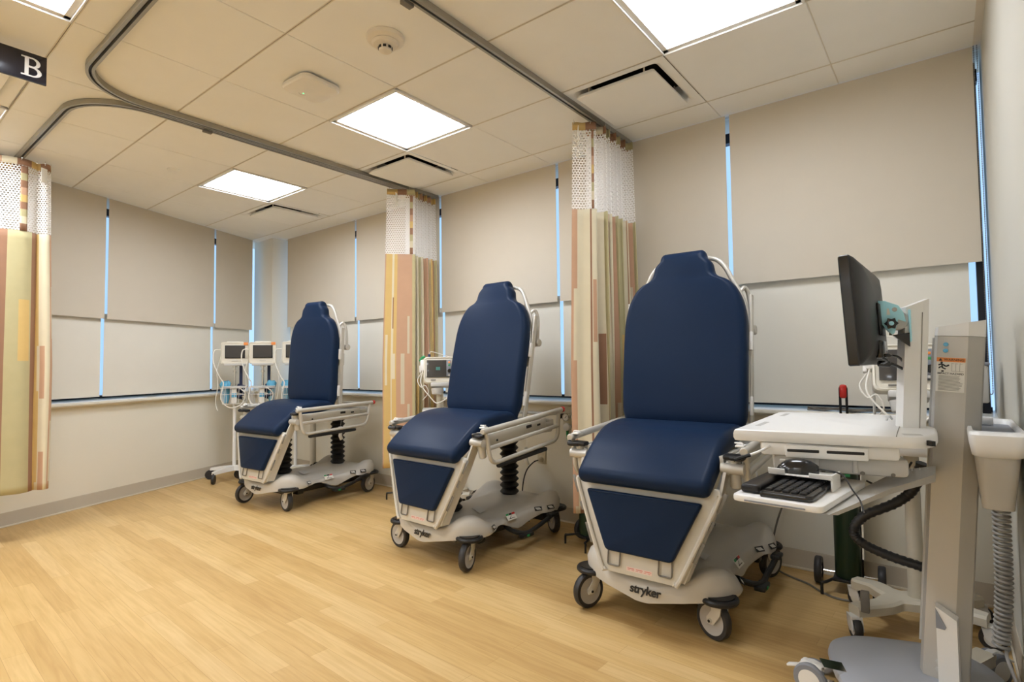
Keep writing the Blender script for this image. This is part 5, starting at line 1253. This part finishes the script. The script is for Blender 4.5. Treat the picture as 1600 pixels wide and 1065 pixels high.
    MB().box((-0.005, -0.06, 0.845), (0.05, 0.045, 0.15), bev=0.004, M=W).build('carton', M_['paper'], bx, world=True); MB().box((-0.005, -0.0835, 0.85), (0.045, 0.002, 0.04), M=W).build('printed_band', M_['bag'], bx, world=True)
    cf = thing('blood_pressure_cuff', 'coiled navy blood pressure cuff in the basket of the %s monitor stand' % bagside[0], 'cuff', W @ V((0.06, -0.03, 0.77)), 0, 'cuffs in the baskets')
    b2 = MB(); b2.tube([W @ V((0.06 + (0.030 + 0.004 * k / 10) * math.cos(k * 0.6), -0.03 + (0.03 + 0.004 * k / 10) * math.sin(k * 0.6), 0.80 + 0.006 * k)) for k in range(26)], 0.014, n=8, res=2); b2.build('cuff_band', M_['navycuff'], cf, world=True)
    return t
RZ = math.radians(64)
stand_small('white square-screened monitor on a slim pole stand, leftmost in the corner', (-2.862, -0.712, 0), RZ, ('leftmost corner', -0.085))
stand_small('white monitor on a slim pole stand, second from the left in the corner', (-2.645, -0.532, 0), RZ - 0.06, ('second corner', 0.085))
stand_small('white monitor stand half hidden by the left edge of the far recliner back', (-2.345, -0.345, 0), RZ - 0.12, ('half hidden corner', -0.09))

# ------------------------------------------------------------------ gas cylinder trolleys
def trolley(label, loc, rz):
    t = thing('gas_cylinder_trolley', label, 'gas cylinder trolley', loc, rz, 'black two-wheeled trolleys')
    MB().lathe([(0, 0.075), (0.052, 0.075), (0.056, 0.085), (0.056, 0.66), (0.050, 0.71), (0.030, 0.745), (0.016, 0.755), (0.016, 0.775), (0, 0.775)], 32).build('cylinder', M_['tankgreen'], t)
    b = MB(); b.box((0, 0.062, 0.42), (0.125, 0.012, 0.70), bev=0.003); b.box((0, 0, 0.068), (0.125, 0.125, 0.014), bev=0.003); b.box((0, -0.0, 0.60), (0.13, 0.125, 0.02), bev=0.003)
    b.build('cradle', M_['black'], t)
    for s in (-1, 1):
        b = MB(); b.tube([(s * 0.045, 0.0, 0.066), (s * 0.09, -0.09, 0.060), (s * 0.105, -0.10, 0.055), (s * 0.106, -0.102, 0.004)], 0.007, n=8, res=3); b.build('foot', M_['black'], t)
        X = Matrix.Translation((s * 0.135, 0.06, 0.066)) @ Matrix.Rotation(PI / 2, 4, 'Y')
        MB().lathe([(0.040, -0.016), (0.062, -0.016), (0.066, -0.010), (0.066, 0.010), (0.062, 0.016), (0.040, 0.016), (0.040, -0.016)], 34, X).build('tyre', M_['tire'], t)
        MB().lathe([(0, -0.010), (0.016, -0.014), (0.040, -0.008), (0.040, 0.008), (0.016, 0.014), (0, 0.010)], 24, X).build('wheel_hub', M_['hub'], t)
    MB().cyl((-0.15, 0.06, 0.066), (0.15, 0.06, 0.066), 0.007, n=12).build('axle', M_['chrome'], t)
    b = MB(); b.tube(fillet([(-0.014, 0.07, 0.70), (-0.014, 0.07, 1.0), (0.014, 0.07, 1.0), (0.014, 0.07, 0.70)], 0.014), 0.006, n=8, smooth=False); b.build('handle_bars', M_['black'], t)
    b = MB(); b.box((0, 0.07, 0.975), (0.034, 0.026, 0.07), bev=0.011); b.build('handle_grip', M_['red'], t)
    b = MB(); b.box((0.0, 0.0, 0.80), (0.05, 0.04, 0.05), bev=0.006); b.cyl((0.02, 0, 0.80), (0.075, 0, 0.80), 0.022, n=16, bev=0.003); b.box((0.055, -0.02, 0.73), (0.026, 0.02, 0.12), bev=0.004); b.build('regulator', M_['blackg'], t)
    MB().box((0.0, -0.0565, 0.60), (0.05, 0.002, 0.06)).build('hazard_sticker', M_['green'], t)
    return t
trolley('dark green gas cylinder on a black trolley with a red grip, between recliner and cart', (2.425, -0.20, 0), 0.06)
trolley('black two-wheeled cylinder trolley showing under the right curtain', (1.055, -0.36, 0), -0.4)
trolley('black two-wheeled cylinder trolley mostly hidden under the middle curtain', (-0.775, -0.285, 0), -0.3)

# ------------------------------------------------------------------ wall fittings and cables
def gas_gauges(label, x, z):
    t = thing('gas_regulator', label, 'gas gauges', (x, 0, z), 0, 'wall gas gauges')
    MB().box((0.02, -0.012, 0.0), (0.15, 0.024, 0.11), bev=0.006).build('wall_plate', M_['outlet'], t)
    MB().cyl((-0.055, -0.01, 0.035), (-0.055, -0.07, 0.035), 0.018, n=16, bev=0.003).build('black_valve', M_['blackg'], t)
    for dx, dz, dy in ((-0.005, 0.030, -0.06), (0.065, 0.036, -0.06)):
        X = Matrix.Translation((dx, dy, dz)) @ Matrix.Rotation(PI / 2, 4, 'X')
        b = MB().lathe([(0, -0.06), (0.010, -0.06), (0.010, -0.012), (0.029, -0.010), (0.030, 0.0), (0.027, 0.010), (0.024, 0.010), (0.024, 0.006), (0, 0.006)], 28, X); g = b.build('gauge', M_['chrome'], t)
        MB().lathe([(0, 0.0075), (0.0235, 0.0075), (0, 0.0085)], 24, X).build('dial', M_['paper'], g)
        MB().box((dx + 0.004, dy - 0.0098, dz + 0.003), (0.003, 0.001, 0.022), rot=Euler((0, 0.7, 0))).build('needle', M_['ink'], g)
    b = MB(); b.cyl((0.0, -0.02, -0.035), (0.085, -0.03, -0.030), 0.011, n=14); b.cyl((0.085, -0.02, -0.030), (0.085, -0.055, -0.030), 0.018, n=16, bev=0.003); b.build('manifold', M_['chrome'], t)
    MB().lathe([(0, 0), (0.027, 0), (0.029, 0.008), (0.025, 0.020), (0.010, 0.024), (0, 0.024)], 22, Matrix.Translation((0.0, -0.05, -0.038)) @ Matrix.Rotation(PI / 2, 4, 'X')).build('control_knob', M_['whitep'], t)
    MB().cyl((0.0, -0.052, -0.062), (0.0, -0.055, -0.125), 0.011, 0.006, n=12).build('green_nozzle', M_['green'], t)
    return t
gas_gauges('round white gas gauges with a green nozzle on the wall left of the right curtain', 0.715, 0.722)
gas_gauges('wall gas gauges mostly hidden behind the middle curtain', -0.62, 0.80)
t = thing('wall_outlet', 'ivory wall power outlet with a plugged cord, behind the middle recliner', 'power outlet', (0.455, 0, 0.45))
MB().box((0, -0.003, 0), (0.075, 0.006, 0.118), bev=0.003).build('cover_plate', M_['outlet'], t)
for dz in (0.026, -0.026):
    MB().box((0, -0.0065, dz), (0.034, 0.003, 0.030), bev=0.0012).build('socket', M_['beige'], t)
    o = t.children[-1]
    for dx in (-0.007, 0.007): MB().box((dx, -0.0082, dz + 0.003), (0.0025, 0.001, 0.009)).build('slot', M_['ink'], o)
t = thing('recliner_power_cord', 'black power cord plugged into the outlet behind the middle recliner', 'power cord', (0.44, -0.05, 0.42))
MB().lathe([(0, 0), (0.019, 0), (0.021, 0.006), (0.014, 0.030), (0.007, 0.040), (0, 0.040)], 18, Matrix.Translation((0.455, -0.008, 0.424)) @ Matrix.Rotation(PI / 2, 4, 'X')).build('plug', M_['outlet'], t, world=True)
MB().tube([(0.455, -0.048, 0.424), (0.43, -0.075, 0.41), (0.385, -0.10, 0.35), (0.365, -0.12, 0.25), (0.36, -0.13, 0.10), (0.37, -0.14, 0.012), (0.45, -0.16, 0.006)], 0.0045, n=8).build('flex', M_['black'], t, world=True)
t = thing('floor_cable', 'thin grey cable dropping down the wall and trailing over the floor toward the cart', 'cable', (2.2, -0.1, 0))
MB().tube([(2.115, -0.03, 0.47), (2.12, -0.035, 0.40), (2.075, -0.04, 0.26), (2.05, -0.05, 0.14), (2.055, -0.065, 0.03), (2.085, -0.11, 0.006), (2.16, -0.17, 0.005), (2.25, -0.22, 0.005), (2.33, -0.30, 0.005), (2.40, -0.33, 0.005), (2.47, -0.32, 0.005)], 0.005, n=8).build('flex', M_['cable'], t, world=True)
b = MB().box((2.115, -0.012, 0.475), (0.07, 0.012, 0.05), bev=0.003); b.build('wall_connector', M_['outlet'], t, world=True)
t = thing('cable_bundle', 'dark bundle of cables lying on the window sill behind the computer cart', 'cable', (2.45, -0.02, 0.875))
b = MB(); rn = random.Random(2)
for k in range(5): b.tube([V((2.24 + i * 0.075, -0.035 + rn.uniform(-0.015, 0.015), 0.871 + rn.uniform(0, 0.012))) for i in range(7)], 0.004, n=6)
b.build('flexes', M_['cable'], t, world=True)

# ------------------------------------------------------------------ camera, world, render settings
cam = bpy.data.cameras.new('camera'); co = bpy.data.objects.new('camera', cam); COL.objects.link(co)
cr = V((0.7840337838, 0.6206136466, -0.0113897955)); cu = V((0.0348602234, -0.0257043748, 0.9990615847)); cw = V((-0.6197384857, 0.7836950853, 0.0417878286))
Mx = Matrix((cr, cu, -cw)).transposed().to_4x4(); Mx.translation = V((2.84016, -3.36043, 1.132709)); co.matrix_world = Mx
cam.sensor_width = 36; cam.sensor_fit = 'HORIZONTAL'; cam.lens = 858.694 / 1600 * 36; cam.clip_start = 0.02; cam.clip_end = 200
S.camera = co
w = bpy.data.worlds.new('dusk sky'); S.world = w; w.use_nodes = True
bg = w.node_tree.nodes['Background']; bg.inputs[0].default_value = (0.42, 0.66, 1.0, 1); bg.inputs[1].default_value = 1.15
S.view_settings.view_transform = 'Standard'; S.view_settings.look = 'None'; S.view_settings.gamma = 1; S.view_settings.exposure = 0.22
S.cycles.use_denoising = True; S.cycles.max_bounces = 10; S.cycles.diffuse_bounces = 5; S.cycles.transparent_max_bounces = 24
S.cycles.sample_clamp_indirect = 6.0; S.cycles.caustics_reflective = False; S.cycles.caustics_refractive = False
